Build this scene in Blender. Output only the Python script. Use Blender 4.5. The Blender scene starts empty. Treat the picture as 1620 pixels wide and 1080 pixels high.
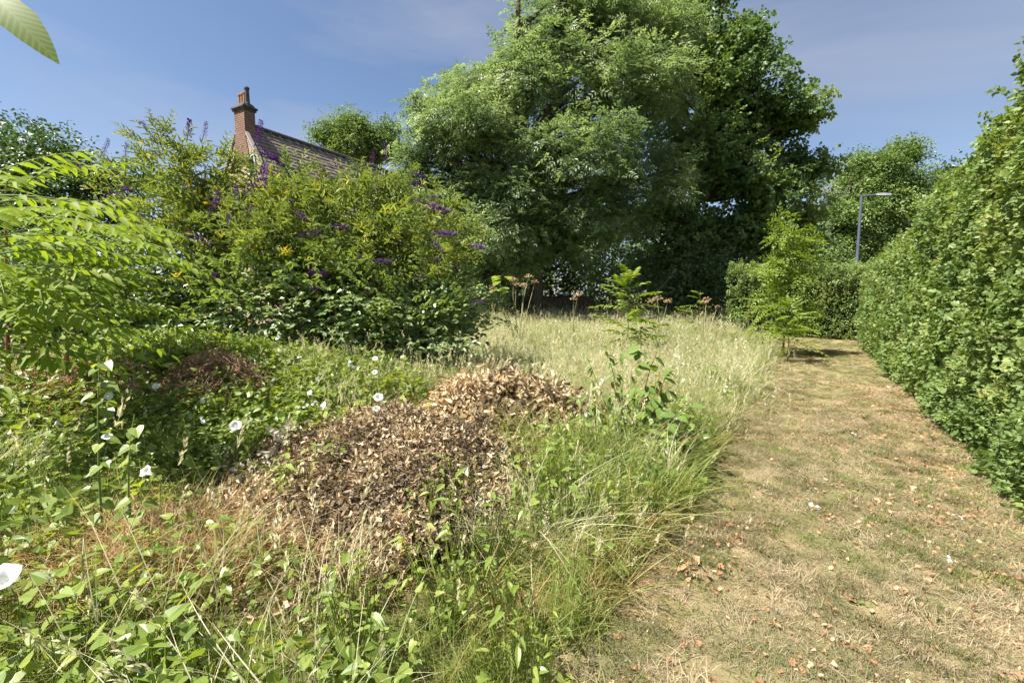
import bpy, bmesh, math
import numpy as np
from mathutils import Vector, Matrix

rad = math.radians
scene = bpy.context.scene
COL = scene.collection

# ------------------------------------------------------------------ camera
CAM_H = 1.55
TILT = 5.55
cam_d = bpy.data.cameras.new('camera')
cam_d.lens = 16.0
cam_d.sensor_width = 36.0
cam_d.clip_start = 0.05
cam_d.clip_end = 3000
cam = bpy.data.objects.new('camera', cam_d)
COL.objects.link(cam)
cam.location = (0, 0, CAM_H)
cam.rotation_euler = (rad(90 - TILT), 0, 0)
scene.camera = cam

# ------------------------------------------------------------------ sky and sun
SUN_EL = 59.0
SUN_H = Vector((-0.93, -0.37)).normalized()          # horizontal direction towards the sun
world = bpy.data.worlds.new('World')
scene.world = world
world.use_nodes = True
wn, wl = world.node_tree.nodes, world.node_tree.links
wn.clear()
w_out = wn.new('ShaderNodeOutputWorld')
w_bg = wn.new('ShaderNodeBackground')
w_sky = wn.new('ShaderNodeTexSky')
w_sky.sky_type = 'NISHITA'
w_sky.sun_disc = False
w_sky.sun_elevation = rad(SUN_EL)
w_sky.sun_rotation = math.atan2(SUN_H.x, SUN_H.y)
w_sky.altitude = 0
w_sky.air_density = 0.85
w_sky.dust_density = 0.9
w_sky.ozone_density = 2.2
w_bg.inputs['Strength'].default_value = 0.068
# thin high cloud, the same everywhere in the sky
w_tc = wn.new('ShaderNodeTexCoord')
w_map = wn.new('ShaderNodeMapping')
w_map.inputs['Scale'].default_value = (1.0, 1.3, 3.4)
w_map.inputs['Rotation'].default_value = (0.2, 0.35, 0.5)
w_map.inputs['Location'].default_value = (1.7, 0.2, -0.6)
w_n = wn.new('ShaderNodeTexNoise')
w_n.inputs['Scale'].default_value = 0.9
w_n.inputs['Detail'].default_value = 6.0
w_n.inputs['Roughness'].default_value = 0.55
w_n.inputs['Distortion'].default_value = 0.6
w_r = wn.new('ShaderNodeMapRange')
w_r.inputs['From Min'].default_value = 0.37
w_r.inputs['From Max'].default_value = 0.72
w_r.inputs['To Max'].default_value = 0.72
w_mix = wn.new('ShaderNodeMix')
w_mix.data_type = 'RGBA'
w_mix.inputs['B'].default_value = (3.5, 3.65, 4.2, 1)
wl.new(w_tc.outputs['Generated'], w_map.inputs['Vector'])
wl.new(w_map.outputs['Vector'], w_n.inputs['Vector'])
wl.new(w_n.outputs['Fac'], w_r.inputs['Value'])
wl.new(w_r.outputs['Result'], w_mix.inputs['Factor'])
wl.new(w_sky.outputs['Color'], w_mix.inputs['A'])
wl.new(w_mix.outputs['Result'], w_bg.inputs['Color'])
wl.new(w_bg.outputs['Background'], w_out.inputs['Surface'])

sun_d = bpy.data.lights.new('sun', 'SUN')
sun_d.energy = 5.0
sun_d.angle = rad(0.53)
sun_d.color = (1.0, 0.945, 0.85)
sun = bpy.data.objects.new('sun', sun_d)
COL.objects.link(sun)
to_sun = Vector((SUN_H.x * math.cos(rad(SUN_EL)), SUN_H.y * math.cos(rad(SUN_EL)), math.sin(rad(SUN_EL))))
sun.rotation_euler = to_sun.to_track_quat('Z', 'Y').to_euler()

scene.view_settings.view_transform = 'Standard'
scene.view_settings.look = 'None'
scene.view_settings.gamma = 1.0
scene.view_settings.use_curve_mapping = False
scene.view_settings.exposure = 1.3
scene.cycles.max_bounces = 9
scene.cycles.adaptive_threshold = 0.09
scene.cycles.caustics_reflective = False
scene.cycles.caustics_refractive = False
scene.cycles.transparent_max_bounces = 4
scene.cycles.transmission_bounces = 6
scene.cycles.diffuse_bounces = 7
scene.cycles.use_denoising = True

# ------------------------------------------------------------------ helpers
RNG = np.random.default_rng(7)
_t = rad(TILT)
_F = np.array([0, math.cos(_t), -math.sin(_t)])
_U = np.array([0, math.sin(_t), math.cos(_t)])


def at(px, py, Y):
    """the place in the world that the photograph shows at px, py, when it stands Y metres ahead"""
    d = _F + (px - 810) / 720 * np.array([1.0, 0, 0]) + (540 - py) / 720 * _U
    k = Y / d[1]
    return np.array([0, 0, CAM_H]) + d * k


def sstep(a, b, x):
    t = np.clip((x - a) / (b - a), 0, 1)
    return t * t * (3 - 2 * t)


def vnoise(x, y, scale=1.0, seed=0):
    """smooth value noise 0..1, two octaves on lattices turned against each other"""
    x, y = np.asarray(x, float), np.asarray(y, float)
    a = .6 + seed * .37
    p = _vn(x * math.cos(a) - y * math.sin(a), x * math.sin(a) + y * math.cos(a), scale, seed)
    a += 1.1
    q = _vn(x * math.cos(a) - y * math.sin(a), x * math.sin(a) + y * math.cos(a), scale * 2.1, seed + 3)
    return np.clip((.68 * p + .32 * q - .5) * 1.2 + .5, 0, 1)


def _vn(x, y, scale=1.0, seed=0):
    x = np.asarray(x, float) * scale + 100.3 + seed * 17.17
    y = np.asarray(y, float) * scale + 57.7 + seed * 31.7
    xi, yi = np.floor(x), np.floor(y)
    xf, yf = x - xi, y - yi

    def h(a, b):
        s = np.sin(a * 127.1 + b * 311.7 + seed * 74.7) * 43758.5453
        return s - np.floor(s)
    u, v = xf * xf * (3 - 2 * xf), yf * yf * (3 - 2 * yf)
    return (h(xi, yi) * (1 - u) + h(xi + 1, yi) * u) * (1 - v) + (h(xi, yi + 1) * (1 - u) + h(xi + 1, yi + 1) * u) * v


PD = np.array([0.545, 0.8384])       # direction of the mown path
PN = np.array([0.8384, -0.545])


def su(x, y):
    return x * PD[0] + y * PD[1], x * PN[0] + y * PN[1]


def xy(s, u):
    return s * PD[0] + u * PN[0], s * PD[1] + u * PN[1]


PATH_L, PATH_R = -0.72, 1.36


def ground_h(x, y):
    x, y = np.asarray(x, float), np.asarray(y, float)
    s, u = su(x, y)
    z = 0.32 * sstep(9, 21, y) * (1 - 0.6 * sstep(-1.5, 0.5, u) * (1 - sstep(14, 20, s)))
    off = 1 - sstep(-1.25, -0.72, u)
    z = z + 0.09 * off + 0.07 * off * (vnoise(x, y, 0.9, 3) - 0.5)
    z = z + 0.045 * (vnoise(x, y, 0.35, 5) - 0.5) + 0.012 * (vnoise(x, y, 1.9, 25) - 0.5)
    z = z + 0.62 * np.exp(-(((x + 4.1) / 1.9) ** 2 + ((y - 5.4) / 1.2) ** 2))
    z = z + 0.18 * np.exp(-(((x + 1.6) / 1.6) ** 2 + ((y - 5.6) / 1.0) ** 2))
    return z


def tag(o, label=None, cat=None, group=None, kind=None):
    if label: o['label'] = label
    if cat: o['category'] = cat
    if group: o['group'] = group
    if kind: o['kind'] = kind
    return o


def empty(name, loc, label=None, cat=None, group=None):
    o = bpy.data.objects.new(name, None)
    o.empty_display_size = 0.2
    COL.objects.link(o)
    o.location = [float(c) for c in loc]
    tag(o, label, cat, group)
    return o


def np_mesh(name, V, F, attr=None, smooth=False, mats=None):
    """V (n,3); F (m,k) faces of k corners each, or a list of such arrays"""
    if not isinstance(F, list): F = [F]
    F = [np.asarray(f, np.int32) for f in F if len(f)]
    me = bpy.data.meshes.new(name)
    V = np.asarray(V, np.float32)
    me.vertices.add(len(V))
    me.vertices.foreach_set('co', V.ravel())
    loops = np.concatenate([f.ravel() for f in F])
    counts = np.concatenate([np.full(len(f), f.shape[1], np.int32) for f in F])
    starts = np.concatenate([[0], np.cumsum(counts)[:-1]]).astype(np.int32)
    me.loops.add(len(loops))
    me.loops.foreach_set('vertex_index', loops)
    me.polygons.add(len(counts))
    me.polygons.foreach_set('loop_start', starts)
    me.polygons.foreach_set('loop_total', counts)
    if attr is not None:
        a = me.attributes.new('v', 'FLOAT', 'POINT')
        a.data.foreach_set('value', np.asarray(attr, np.float32))
    me.polygons.foreach_set('use_smooth', np.full(len(counts), bool(smooth)))
    me.update(calc_edges=True)
    me.validate()
    return me


def link(name, me, mat=None, parent=None, loc=None):
    o = bpy.data.objects.new(name, me)
    COL.objects.link(o)
    if mat is not None and not me.materials: me.materials.append(mat)
    if parent is not None: o.parent = parent
    if loc is not None: o.location = [float(c) for c in loc]
    return o


class Bag:
    """collects pieces into one mesh"""
    def __init__(self):
        self.V, self.F, self.A, self.n = [], {}, [], 0

    def add(self, V, F, a=0.5):
        V = np.asarray(V, float).reshape(-1, 3)
        F = F if isinstance(F, list) else [F]
        for f in F:
            f = np.asarray(f, np.int64)
            if len(f): self.F.setdefault(f.shape[1], []).append(f + self.n)
        self.V.append(V)
        self.A.append(np.broadcast_to(np.asarray(a, float), (len(V),)))
        self.n += len(V)

    def mesh(self, name, smooth=False):
        return np_mesh(name, np.concatenate(self.V), [np.concatenate(f) for f in self.F.values()], np.concatenate(self.A), smooth)

    def stamp(self, tmpl, pos, R, scale, av):
        """tmpl = (V, [F...], A): put a copy at every pos with rotation R (n,3,3; columns x,y,z), scale and shade av"""
        tv, tf, ta = tmpl
        n, m = len(pos), len(tv)
        if n == 0: return
        sc = np.broadcast_to(np.asarray(scale, float).reshape(-1, 1, 1), (n, 1, 1))
        V = np.einsum('nij,mj->nmi', R, tv) * sc + np.asarray(pos)[:, None, :]
        A = np.clip(np.asarray(av).reshape(-1, 1) + ta[None, :] - 0.5, 0, 1)
        off = (np.arange(n) * m)[:, None, None]
        self.add(V.reshape(-1, 3), [(np.asarray(f)[None] + off).reshape(-1, np.asarray(f).shape[1]) for f in tf], A.ravel())


def unit(v):
    return v / np.maximum(np.linalg.norm(v, axis=-1, keepdims=True), 1e-9)


def frames(Y, up=None, roll=None, rng=RNG):
    """rotation matrices whose y column is Y and whose z column leans to up"""
    Y = unit(np.asarray(Y, float))
    n = len(Y)
    if up is None: up = np.tile([0, 0, 1.0], (n, 1))
    up = np.asarray(up, float) + rng.normal(0, 0.02, (n, 3))
    X = unit(np.cross(Y, up))
    Z = np.cross(X, Y)
    if roll is not None:
        c, s = np.cos(roll)[:, None], np.sin(roll)[:, None]
        X, Z = X * c + Z * s, Z * c - X * s
    return np.stack([X, Y, Z], axis=2)


def rdir(n, rng=RNG):
    return unit(rng.normal(0, 1, (n, 3)))


def tube(bag, pts, r0, r1, sides=6, a=0.5, cap=True):
    pts = np.asarray(pts, float)
    k = len(pts)
    T = unit(np.gradient(pts, axis=0))
    ref = np.array([0.31, 0.17, 0.93]) if abs(T[0][2]) < 0.9 else np.array([1.0, 0.1, 0.05])
    X = unit(np.cross(T, ref)); Yv = np.cross(T, X)
    rr = np.linspace(r0, r1, k)[:, None, None] if np.isscalar(r0) else np.asarray(r0)[:, None, None]
    ang = np.linspace(0, 2 * np.pi, sides, endpoint=False)
    ring = np.cos(ang)[None, :, None] * X[:, None, :] + np.sin(ang)[None, :, None] * Yv[:, None, :]
    V = (pts[:, None, :] + ring * rr).reshape(-1, 3)
    i = np.arange(k - 1)[:, None] * sides
    j = np.arange(sides)[None, :]
    j2 = (j + 1) % sides
    F = np.stack([i + j, i + j2, i + sides + j2, i + sides + j], -1).reshape(-1, 4)
    bag.add(V, F, a)


def curve(p, q, bend, n=5, rng=RNG):
    p, q = np.asarray(p, float), np.asarray(q, float)
    t = np.linspace(0, 1, n)[:, None]
    L = np.linalg.norm(q - p)
    off = rng.normal(0, bend * L, 3)
    return p * (1 - t) + q * t + off * (4 * t * (1 - t)) * 0.5


# ------------------------------------------------------------------ materials
def new_mat(name):
    m = bpy.data.materials.new(name)
    m.use_nodes = True
    nt = m.node_tree
    nt.nodes.clear()
    out = nt.nodes.new('ShaderNodeOutputMaterial')
    return m, nt.nodes, nt.links, out


def ramp(nodes, stops):
    r = nodes.new('ShaderNodeValToRGB')
    el = r.color_ramp.elements
    while len(el) < len(stops): el.new(0.5)
    for e, (p, c) in zip(el, stops):
        e.position = p
        e.color = (*c, 1)
    return r


def leaf_mat(name, stops, trans=0.35, rough=0.5, spec=0.35, per_obj=0.0, tint=(1.25, 1.2, 0.45)):
    m, N, L, out = new_mat(name)
    at_ = N.new('ShaderNodeAttribute'); at_.attribute_name = 'v'
    src = at_.outputs['Fac']
    if per_obj > 0:
        oi = N.new('ShaderNodeObjectInfo')
        ma = N.new('ShaderNodeMath'); ma.operation = 'MULTIPLY_ADD'
        L.new(oi.outputs['Random'], ma.inputs[0]); ma.inputs[1].default_value = per_obj
        sb = N.new('ShaderNodeMath'); sb.operation = 'SUBTRACT'
        L.new(src, sb.inputs[0]); sb.inputs[1].default_value = per_obj / 2
        L.new(sb.outputs[0], ma.inputs[2])
        src = ma.outputs[0]
    r = ramp(N, stops)
    L.new(src, r.inputs['Fac'])
    # fine mottling on the leaf itself
    tc = N.new('ShaderNodeTexCoord')
    no = N.new('ShaderNodeTexNoise'); no.inputs['Scale'].default_value = 9.0; no.inputs['Detail'].default_value = 3
    L.new(tc.outputs['Object'], no.inputs['Vector'])
    mr = N.new('ShaderNodeMapRange'); mr.inputs['To Min'].default_value = 0.78; mr.inputs['To Max'].default_value = 1.22
    L.new(no.outputs['Fac'], mr.inputs['Value'])
    mm = N.new('ShaderNodeVectorMath'); mm.operation = 'SCALE'
    L.new(r.outputs['Color'], mm.inputs[0]); L.new(mr.outputs['Result'], mm.inputs['Scale'])
    p = N.new('ShaderNodeBsdfPrincipled')
    p.inputs['Roughness'].default_value = rough
    p.inputs['Specular IOR Level'].default_value = spec
    L.new(mm.outputs[0], p.inputs['Base Color'])
    tr = N.new('ShaderNodeBsdfTranslucent')
    ti = N.new('ShaderNodeVectorMath'); ti.operation = 'MULTIPLY'
    L.new(mm.outputs[0], ti.inputs[0]); ti.inputs[1].default_value = tint
    L.new(ti.outputs[0], tr.inputs['Color'])
    mx = N.new('ShaderNodeMixShader'); mx.inputs['Fac'].default_value = trans
    L.new(p.outputs[0], mx.inputs[1]); L.new(tr.outputs[0], mx.inputs[2])
    L.new(mx.outputs[0], out.inputs['Surface'])
    return m


def solid_mat(name, c1, c2, scale=6.0, rough=0.8, bump=0.3, spec=0.2, stretch=(1, 1, 1), metallic=0.0):
    m, N, L, out = new_mat(name)
    tc = N.new('ShaderNodeTexCoord')
    mp = N.new('ShaderNodeMapping'); mp.inputs['Scale'].default_value = stretch
    no = N.new('ShaderNodeTexNoise'); no.inputs['Scale'].default_value = scale; no.inputs['Detail'].default_value = 8
    no.inputs['Roughness'].default_value = 0.65
    L.new(tc.outputs['Object'], mp.inputs['Vector']); L.new(mp.outputs[0], no.inputs['Vector'])
    r = ramp(N, [(0.3, c1), (0.7, c2)])
    L.new(no.outputs['Fac'], r.inputs['Fac'])
    p = N.new('ShaderNodeBsdfPrincipled')
    p.inputs['Roughness'].default_value = rough
    p.inputs['Specular IOR Level'].default_value = spec
    p.inputs['Metallic'].default_value = metallic
    b = N.new('ShaderNodeBump'); b.inputs['Strength'].default_value = bump; b.inputs['Distance'].default_value = 0.02
    L.new(no.outputs['Fac'], b.inputs['Height'])
    L.new(b.outputs[0], p.inputs['Normal'])
    L.new(r.outputs['Color'], p.inputs['Base Color'])
    L.new(p.outputs[0], out.inputs['Surface'])
    return m


def ground_mat(name, cols, patch, fine=60.0):
    m, N, L, out = new_mat(name)
    tc = N.new('ShaderNodeTexCoord')
    n1 = N.new('ShaderNodeTexNoise'); n1.inputs['Scale'].default_value = patch; n1.inputs['Detail'].default_value = 6
    n2 = N.new('ShaderNodeTexNoise'); n2.inputs['Scale'].default_value = fine; n2.inputs['Detail'].default_value = 5
    n2.inputs['Roughness'].default_value = 0.7
    L.new(tc.outputs['Object'], n1.inputs['Vector']); L.new(tc.outputs['Object'], n2.inputs['Vector'])
    r = ramp(N, cols)
    ad = N.new('ShaderNodeMath'); ad.operation = 'MULTIPLY_ADD'
    L.new(n2.outputs['Fac'], ad.inputs[0]); ad.inputs[1].default_value = 0.5
    sb = N.new('ShaderNodeMath'); sb.operation = 'SUBTRACT'; L.new(n1.outputs['Fac'], sb.inputs[0]); sb.inputs[1].default_value = 0.25
    L.new(sb.outputs[0], ad.inputs[2])
    L.new(ad.outputs[0], r.inputs['Fac'])
    p = N.new('ShaderNodeBsdfPrincipled'); p.inputs['Roughness'].default_value = 0.95
    p.inputs['Specular IOR Level'].default_value = 0.1
    b = N.new('ShaderNodeBump'); b.inputs['Strength'].default_value = 0.7; b.inputs['Distance'].default_value = 0.02
    L.new(n2.outputs['Fac'], b.inputs['Height']); L.new(b.outputs[0], p.inputs['Normal'])
    L.new(r.outputs['Color'], p.inputs['Base Color'])
    L.new(p.outputs[0], out.inputs['Surface'])
    return m


def brick_mat(name, b1, b2, mortar):
    m, N, L, out = new_mat(name)
    uv = N.new('ShaderNodeUVMap')
    br = N.new('ShaderNodeTexBrick')
    br.inputs['Color1'].default_value = (*b1, 1); br.inputs['Color2'].default_value = (*b2, 1)
    br.inputs['Mortar'].default_value = (*mortar, 1)
    br.inputs['Scale'].default_value = 1.0
    br.inputs['Brick Width'].default_value = 0.225; br.inputs['Row Height'].default_value = 0.085
    br.inputs['Mortar Size'].default_value = 0.012; br.inputs['Bias'].default_value = 0.0
    no = N.new('ShaderNodeTexNoise'); no.inputs['Scale'].default_value = 1.3; no.inputs['Detail'].default_value = 5
    tc = N.new('ShaderNodeTexCoord')
    L.new(tc.outputs['Object'], no.inputs['Vector'])
    L.new(uv.outputs[0], br.inputs['Vector'])
    mr = N.new('ShaderNodeMapRange'); mr.inputs['To Min'].default_value = 0.65; mr.inputs['To Max'].default_value = 1.35
    L.new(no.outputs['Fac'], mr.inputs['Value'])
    sc = N.new('ShaderNodeVectorMath'); sc.operation = 'SCALE'
    L.new(br.outputs['Color'], sc.inputs[0]); L.new(mr.outputs[0], sc.inputs['Scale'])
    p = N.new('ShaderNodeBsdfPrincipled'); p.inputs['Roughness'].default_value = 0.9
    p.inputs['Specular IOR Level'].default_value = 0.15
    b = N.new('ShaderNodeBump'); b.inputs['Strength'].default_value = 0.6; b.inputs['Distance'].default_value = 0.01; b.invert = True
    L.new(br.outputs['Fac'], b.inputs['Height']); L.new(b.outputs[0], p.inputs['Normal'])
    L.new(sc.outputs[0], p.inputs['Base Color'])
    L.new(p.outputs[0], out.inputs['Surface'])
    return m


M = {}
M['ash'] = leaf_mat('ash_leaf', [(0, (0.105, 0.165, 0.07)), (0.5, (0.225, 0.30, 0.14)), (1, (0.37, 0.43, 0.23))], 0.45, 0.42, 0.5, tint=(1.25, 1.3, 0.75))
M['syc'] = leaf_mat('sycamore_leaf', [(0, (0.06, 0.115, 0.036)), (0.5, (0.12, 0.20, 0.058)), (1, (0.27, 0.33, 0.095))], 0.38, 0.45, 0.4, tint=(1.4, 1.35, .5))
M['under'] = leaf_mat('understorey_leaf', [(0, (0.06, 0.11, 0.04)), (1, (0.16, 0.23, 0.08))], 0.28, 0.45, 0.4)
M['lime'] = leaf_mat('lime_leaf', [(0, (0.09, 0.155, 0.04)), (0.5, (0.165, 0.255, 0.075)), (1, (0.29, 0.37, 0.13))], 0.3, 0.55, 0.25)
M['pale_tree'] = leaf_mat('pale_leaf', [(0, (0.13, 0.17, 0.09)), (1, (0.21, 0.24, 0.14))], 0.3, 0.6, 0.2)
M['dark_bush'] = leaf_mat('dark_bush_leaf', [(0, (0.03, 0.075, 0.018)), (1, (0.09, 0.16, 0.035))], 0.3, 0.4, 0.5)
M['hedge'] = leaf_mat('hedge_leaf', [(0, (0.075, 0.135, 0.035)), (0.45, (0.165, 0.245, 0.075)), (0.85, (0.27, 0.35, 0.115)), (1, (0.36, 0.34, 0.13))], 0.38, 0.5, 0.32, tint=(1.4, 1.35, 0.55))
M['buddleia'] = leaf_mat('buddleia_leaf', [(0, (0.11, 0.165, 0.05)), (0.55, (0.23, 0.30, 0.085)), (0.88, (0.33, 0.38, 0.11)), (0.95, (0.42, 0.35, 0.03)), (1, (0.58, 0.42, 0.03))], 0.42, 0.5, 0.3, tint=(1.5, 1.4, 0.5))
M['bramble'] = leaf_mat('bramble_leaf', [(0, (0.10, 0.165, 0.06)), (0.6, (0.19, 0.27, 0.105)), (1, (0.30, 0.375, 0.18))], 0.34, 0.35, 0.6, tint=(1.4, 1.35, .5))
M['frond'] = leaf_mat('frond_leaflet', [(0, (0.11, 0.20, 0.03)), (0.5, (0.20, 0.29, 0.035)), (1, (0.25, 0.31, 0.05))], 0.46, 0.55, 0.25, tint=(1.35, 1.35, 0.5))
M['sapling'] = leaf_mat('sapling_leaflet', [(0, (0.13, 0.21, 0.035)), (1, (0.27, 0.35, 0.06))], 0.44, 0.45, 0.35, tint=(1.5, 1.4, 0.5))
M['bindweed'] = leaf_mat('bindweed_leaf', [(0, (0.11, 0.17, 0.03)), (0.5, (0.20, 0.28, 0.055)), (1, (0.33, 0.38, 0.09))], 0.42, 0.4, 0.45, per_obj=0.5, tint=(1.5, 1.4, 0.5))
M['shrub'] = leaf_mat('shrub_leaf', [(0, (0.11, 0.19, 0.045)), (1, (0.24, 0.33, 0.085))], 0.40, 0.42, 0.4, per_obj=0.6, tint=(1.5, 1.4, 0.5))
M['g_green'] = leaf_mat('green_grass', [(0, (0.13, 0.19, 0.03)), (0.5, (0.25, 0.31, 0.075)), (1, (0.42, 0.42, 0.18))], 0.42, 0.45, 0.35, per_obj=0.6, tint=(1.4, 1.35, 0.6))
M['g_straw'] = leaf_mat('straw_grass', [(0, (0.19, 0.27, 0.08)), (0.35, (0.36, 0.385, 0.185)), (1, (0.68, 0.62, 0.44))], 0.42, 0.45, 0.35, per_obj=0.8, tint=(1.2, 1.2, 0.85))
M['g_short'] = leaf_mat('short_grass', [(0, (0.13, 0.155, 0.06)), (0.4, (0.29, 0.245, 0.14)), (1, (0.53, 0.43, 0.295))], 0.3, 0.7, 0.15, per_obj=0.9, tint=(1.1, 1.0, 0.7))
M['g_shortgreen'] = leaf_mat('short_green_grass', [(0, (0.12, 0.17, 0.04)), (1, (0.27, 0.29, 0.10))], 0.35, 0.6, 0.2, per_obj=0.6)
M['dead'] = leaf_mat('dead_leaf', [(0, (0.11, 0.09, 0.06)), (0.25, (0.27, 0.20, 0.12)), (0.5, (0.47, 0.37, 0.225)), (0.9, (0.72, 0.61, 0.42)), (1, (0.62, 0.36, 0.16))], 0.25, 0.55, 0.3, per_obj=0.5, tint=(1.2, 1.05, 0.8))
M['dead_pale'] = leaf_mat('pale_dead_leaf', [(0, (0.38, 0.35, 0.25)), (1, (0.6, 0.56, 0.44))], 0.15, 0.7, 0.2, per_obj=0.5, tint=(1, 1, .9))
M['dead_red'] = leaf_mat('rust_leaf', [(0, (0.26, 0.12, 0.075)), (1, (0.56, 0.34, 0.23))], 0.16, 0.7, 0.2, tint=(1.1, 0.8, 0.6))
M['fallen'] = leaf_mat('fallen_leaf', [(0, (0.22, 0.11, 0.055)), (0.5, (0.42, 0.23, 0.115)), (1, (0.6, 0.43, 0.26))], 0.14, 0.6, 0.25, per_obj=0.9, tint=(1.1, .9, .7))
M['purple'] = leaf_mat('purple_flower', [(0, (0.05, 0.016, 0.07)), (0.6, (0.15, 0.05, 0.23)), (1, (0.27, 0.10, 0.38))], 0.25, 0.6, 0.2, tint=(1.1, .8, 1.2))
M['white'] = leaf_mat('white_petal', [(0, (0.72, 0.72, 0.68)), (1, (0.82, 0.82, 0.8))], 0.3, 0.5, 0.3, tint=(1, 1, 1))
M['umbel'] = leaf_mat('umbel_brown', [(0, (0.28, 0.20, 0.11)), (1, (0.56, 0.43, 0.27))], 0.1, 0.8, 0.1, tint=(1, .9, .7))
M['stem_green'] = solid_mat('green_stem', (0.12, 0.17, 0.05), (0.2, 0.24, 0.08), 30, 0.6, 0.1)
M['stem_straw'] = solid_mat('straw_stem', (0.3, 0.27, 0.14), (0.42, 0.36, 0.2), 30, 0.7, 0.1)
M['stem_red'] = solid_mat('red_stem', (0.2, 0.07, 0.04), (0.28, 0.13, 0.06), 20, 0.6, 0.1)
M['bark'] = solid_mat('bark', (0.06, 0.05, 0.038), (0.15, 0.125, 0.095), 9, 0.95, 0.9, 0.1, (1, 1, 0.25))
M['twig'] = solid_mat('twig', (0.10, 0.075, 0.05), (0.22, 0.17, 0.12), 25, 0.9, 0.4, 0.1)
M['twig_red'] = solid_mat('twig_red', (0.22, 0.13, 0.09), (0.46, 0.32, 0.24), 25, 0.9, 0.4, 0.1)
M['core'] = solid_mat('dark_core', (0.012, 0.014, 0.007), (0.045, 0.04, 0.022), 14, 1.0, 1.0, 0.05)  # dark filler for the light-blocking core added inside the hedges
M['heap_core'] = solid_mat('heap_litter', (0.07, 0.05, 0.03), (0.2, 0.15, 0.09), 40, 1.0, 1.0, 0.05)
M['ground'] = ground_mat('meadow_soil', [(0.25, (0.05, 0.05, 0.02)), (0.5, (0.10, 0.095, 0.035)), (0.75, (0.19, 0.16, 0.07))], 0.6, 35)
M['path'] = ground_mat('dry_turf', [(0.2, (0.12, 0.13, 0.05)), (0.42, (0.22, 0.185, 0.095)), (0.6, (0.32, 0.245, 0.14)), (0.85, (0.43, 0.33, 0.22))], 0.9, 70)
M['brick'] = brick_mat('gable_brick', (0.37, 0.215, 0.16), (0.46, 0.30, 0.23), (0.5, 0.43, 0.37))
M['brick_red'] = brick_mat('stack_brick', (0.15, 0.07, 0.052), (0.22, 0.11, 0.08), (0.30, 0.24, 0.2))
M['tile'] = solid_mat('roof_tile', (0.15, 0.12, 0.105), (0.31, 0.25, 0.22), 3.5, 0.9, 0.5, 0.15, (1, 1, 1))
M['ridge'] = solid_mat('ridge_tile', (0.06, 0.055, 0.06), (0.12, 0.11, 0.11), 6, 0.8, 0.4, 0.2)
M['lead'] = solid_mat('dark_stone', (0.05, 0.05, 0.052), (0.12, 0.115, 0.11), 8, 0.8, 0.5, 0.2)
M['terracotta'] = solid_mat('terracotta', (0.25, 0.12, 0.07), (0.36, 0.2, 0.12), 8, 0.85, 0.3, 0.2)
M['paint'] = solid_mat('white_paint', (0.66, 0.65, 0.62), (0.76, 0.75, 0.72), 10, 0.5, 0.05, 0.4)
M['verge'] = solid_mat('weathered_mortar', (0.36, 0.31, 0.27), (0.5, 0.45, 0.4), 7, 0.9, 0.3, 0.15)
M['steel'] = solid_mat('grey_column', (0.075, 0.095, 0.135), (0.11, 0.13, 0.175), 5, 0.45, 0.05, 0.5)
M['lamp_grey'] = solid_mat('lamp_head_grey', (0.26, 0.27, 0.29), (0.33, 0.34, 0.36), 5, 0.4, 0.05, 0.5)
_g, _N, _L, _o = new_mat('window_glass')
_p = _N.new('ShaderNodeBsdfPrincipled'); _p.inputs['Base Color'].default_value = (0.04, 0.05, 0.06, 1)
_p.inputs['Roughness'].default_value = 0.06; _p.inputs['Specular IOR Level'].default_value = 0.9
_L.new(_p.outputs[0], _o.inputs['Surface']); M['glass'] = _g


# ------------------------------------------------------------------ leaf shapes (unit length along +y, face up +z)
def T_(V, F, a=None):
    V = np.asarray(V, float)
    F = F if isinstance(F, list) and len(F) and np.ndim(F[0]) == 2 else [F]
    return V, [np.asarray(f) for f in F], (np.full(len(V), 0.5) if a is None else np.asarray(a, float))


def t_rhomb(w=0.45, sag=0.08):
    return T_([(0, 0, 0), (w / 2, 0.42, sag), (0, 1, -sag), (-w / 2, 0.42, sag)], [[(0, 1, 2, 3)]])


def t_leaf6(w=0.4, fold=0.07, droop=0.12):
    return T_([(0, 0, 0), (w * .42, .28, fold), (w * .38, .62, fold - droop * .3), (0, 1, -droop), (-w * .38, .62, fold - droop * .3), (-w * .42, .28, fold)],
              [[(0, 1, 2, 3), (0, 3, 4, 5)]])


def t_lance(w=0.26, fold=0.04, droop=0.2):
    ys = [0, .16, .4, .66, .86, 1.0]
    ws = [0.05, .8, 1.0, .72, .36, 0.0]
    V, F = [], []
    for y_, w_ in zip(ys, ws):
        z = -droop * y_ * y_
        V += [(-w * .5 * w_, y_, z + fold * w_), (0, y_, z), (w * .5 * w_, y_, z + fold * w_)]
    for i in range(5):
        F += [(3 * i, 3 * i + 1, 3 * i + 4, 3 * i + 3), (3 * i + 1, 3 * i + 2, 3 * i + 5, 3 * i + 4)]
    return T_(V, F if False else [F])


def t_heart(w=0.8):
    V = [(0, 0.12, 0), (.22 * w, 0, .05), (.48 * w, .12, .07), (.42 * w, .42, .05), (.2 * w, .74, 0), (0, 1, -.08),
         (-.2 * w, .74, 0), (-.42 * w, .42, .05), (-.48 * w, .12, .07), (-.22 * w, 0, .05)]
    return T_(V, [[(0, 1, 2, 3), (0, 3, 4, 5), (0, 5, 6, 7), (0, 7, 8, 9)]])


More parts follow.
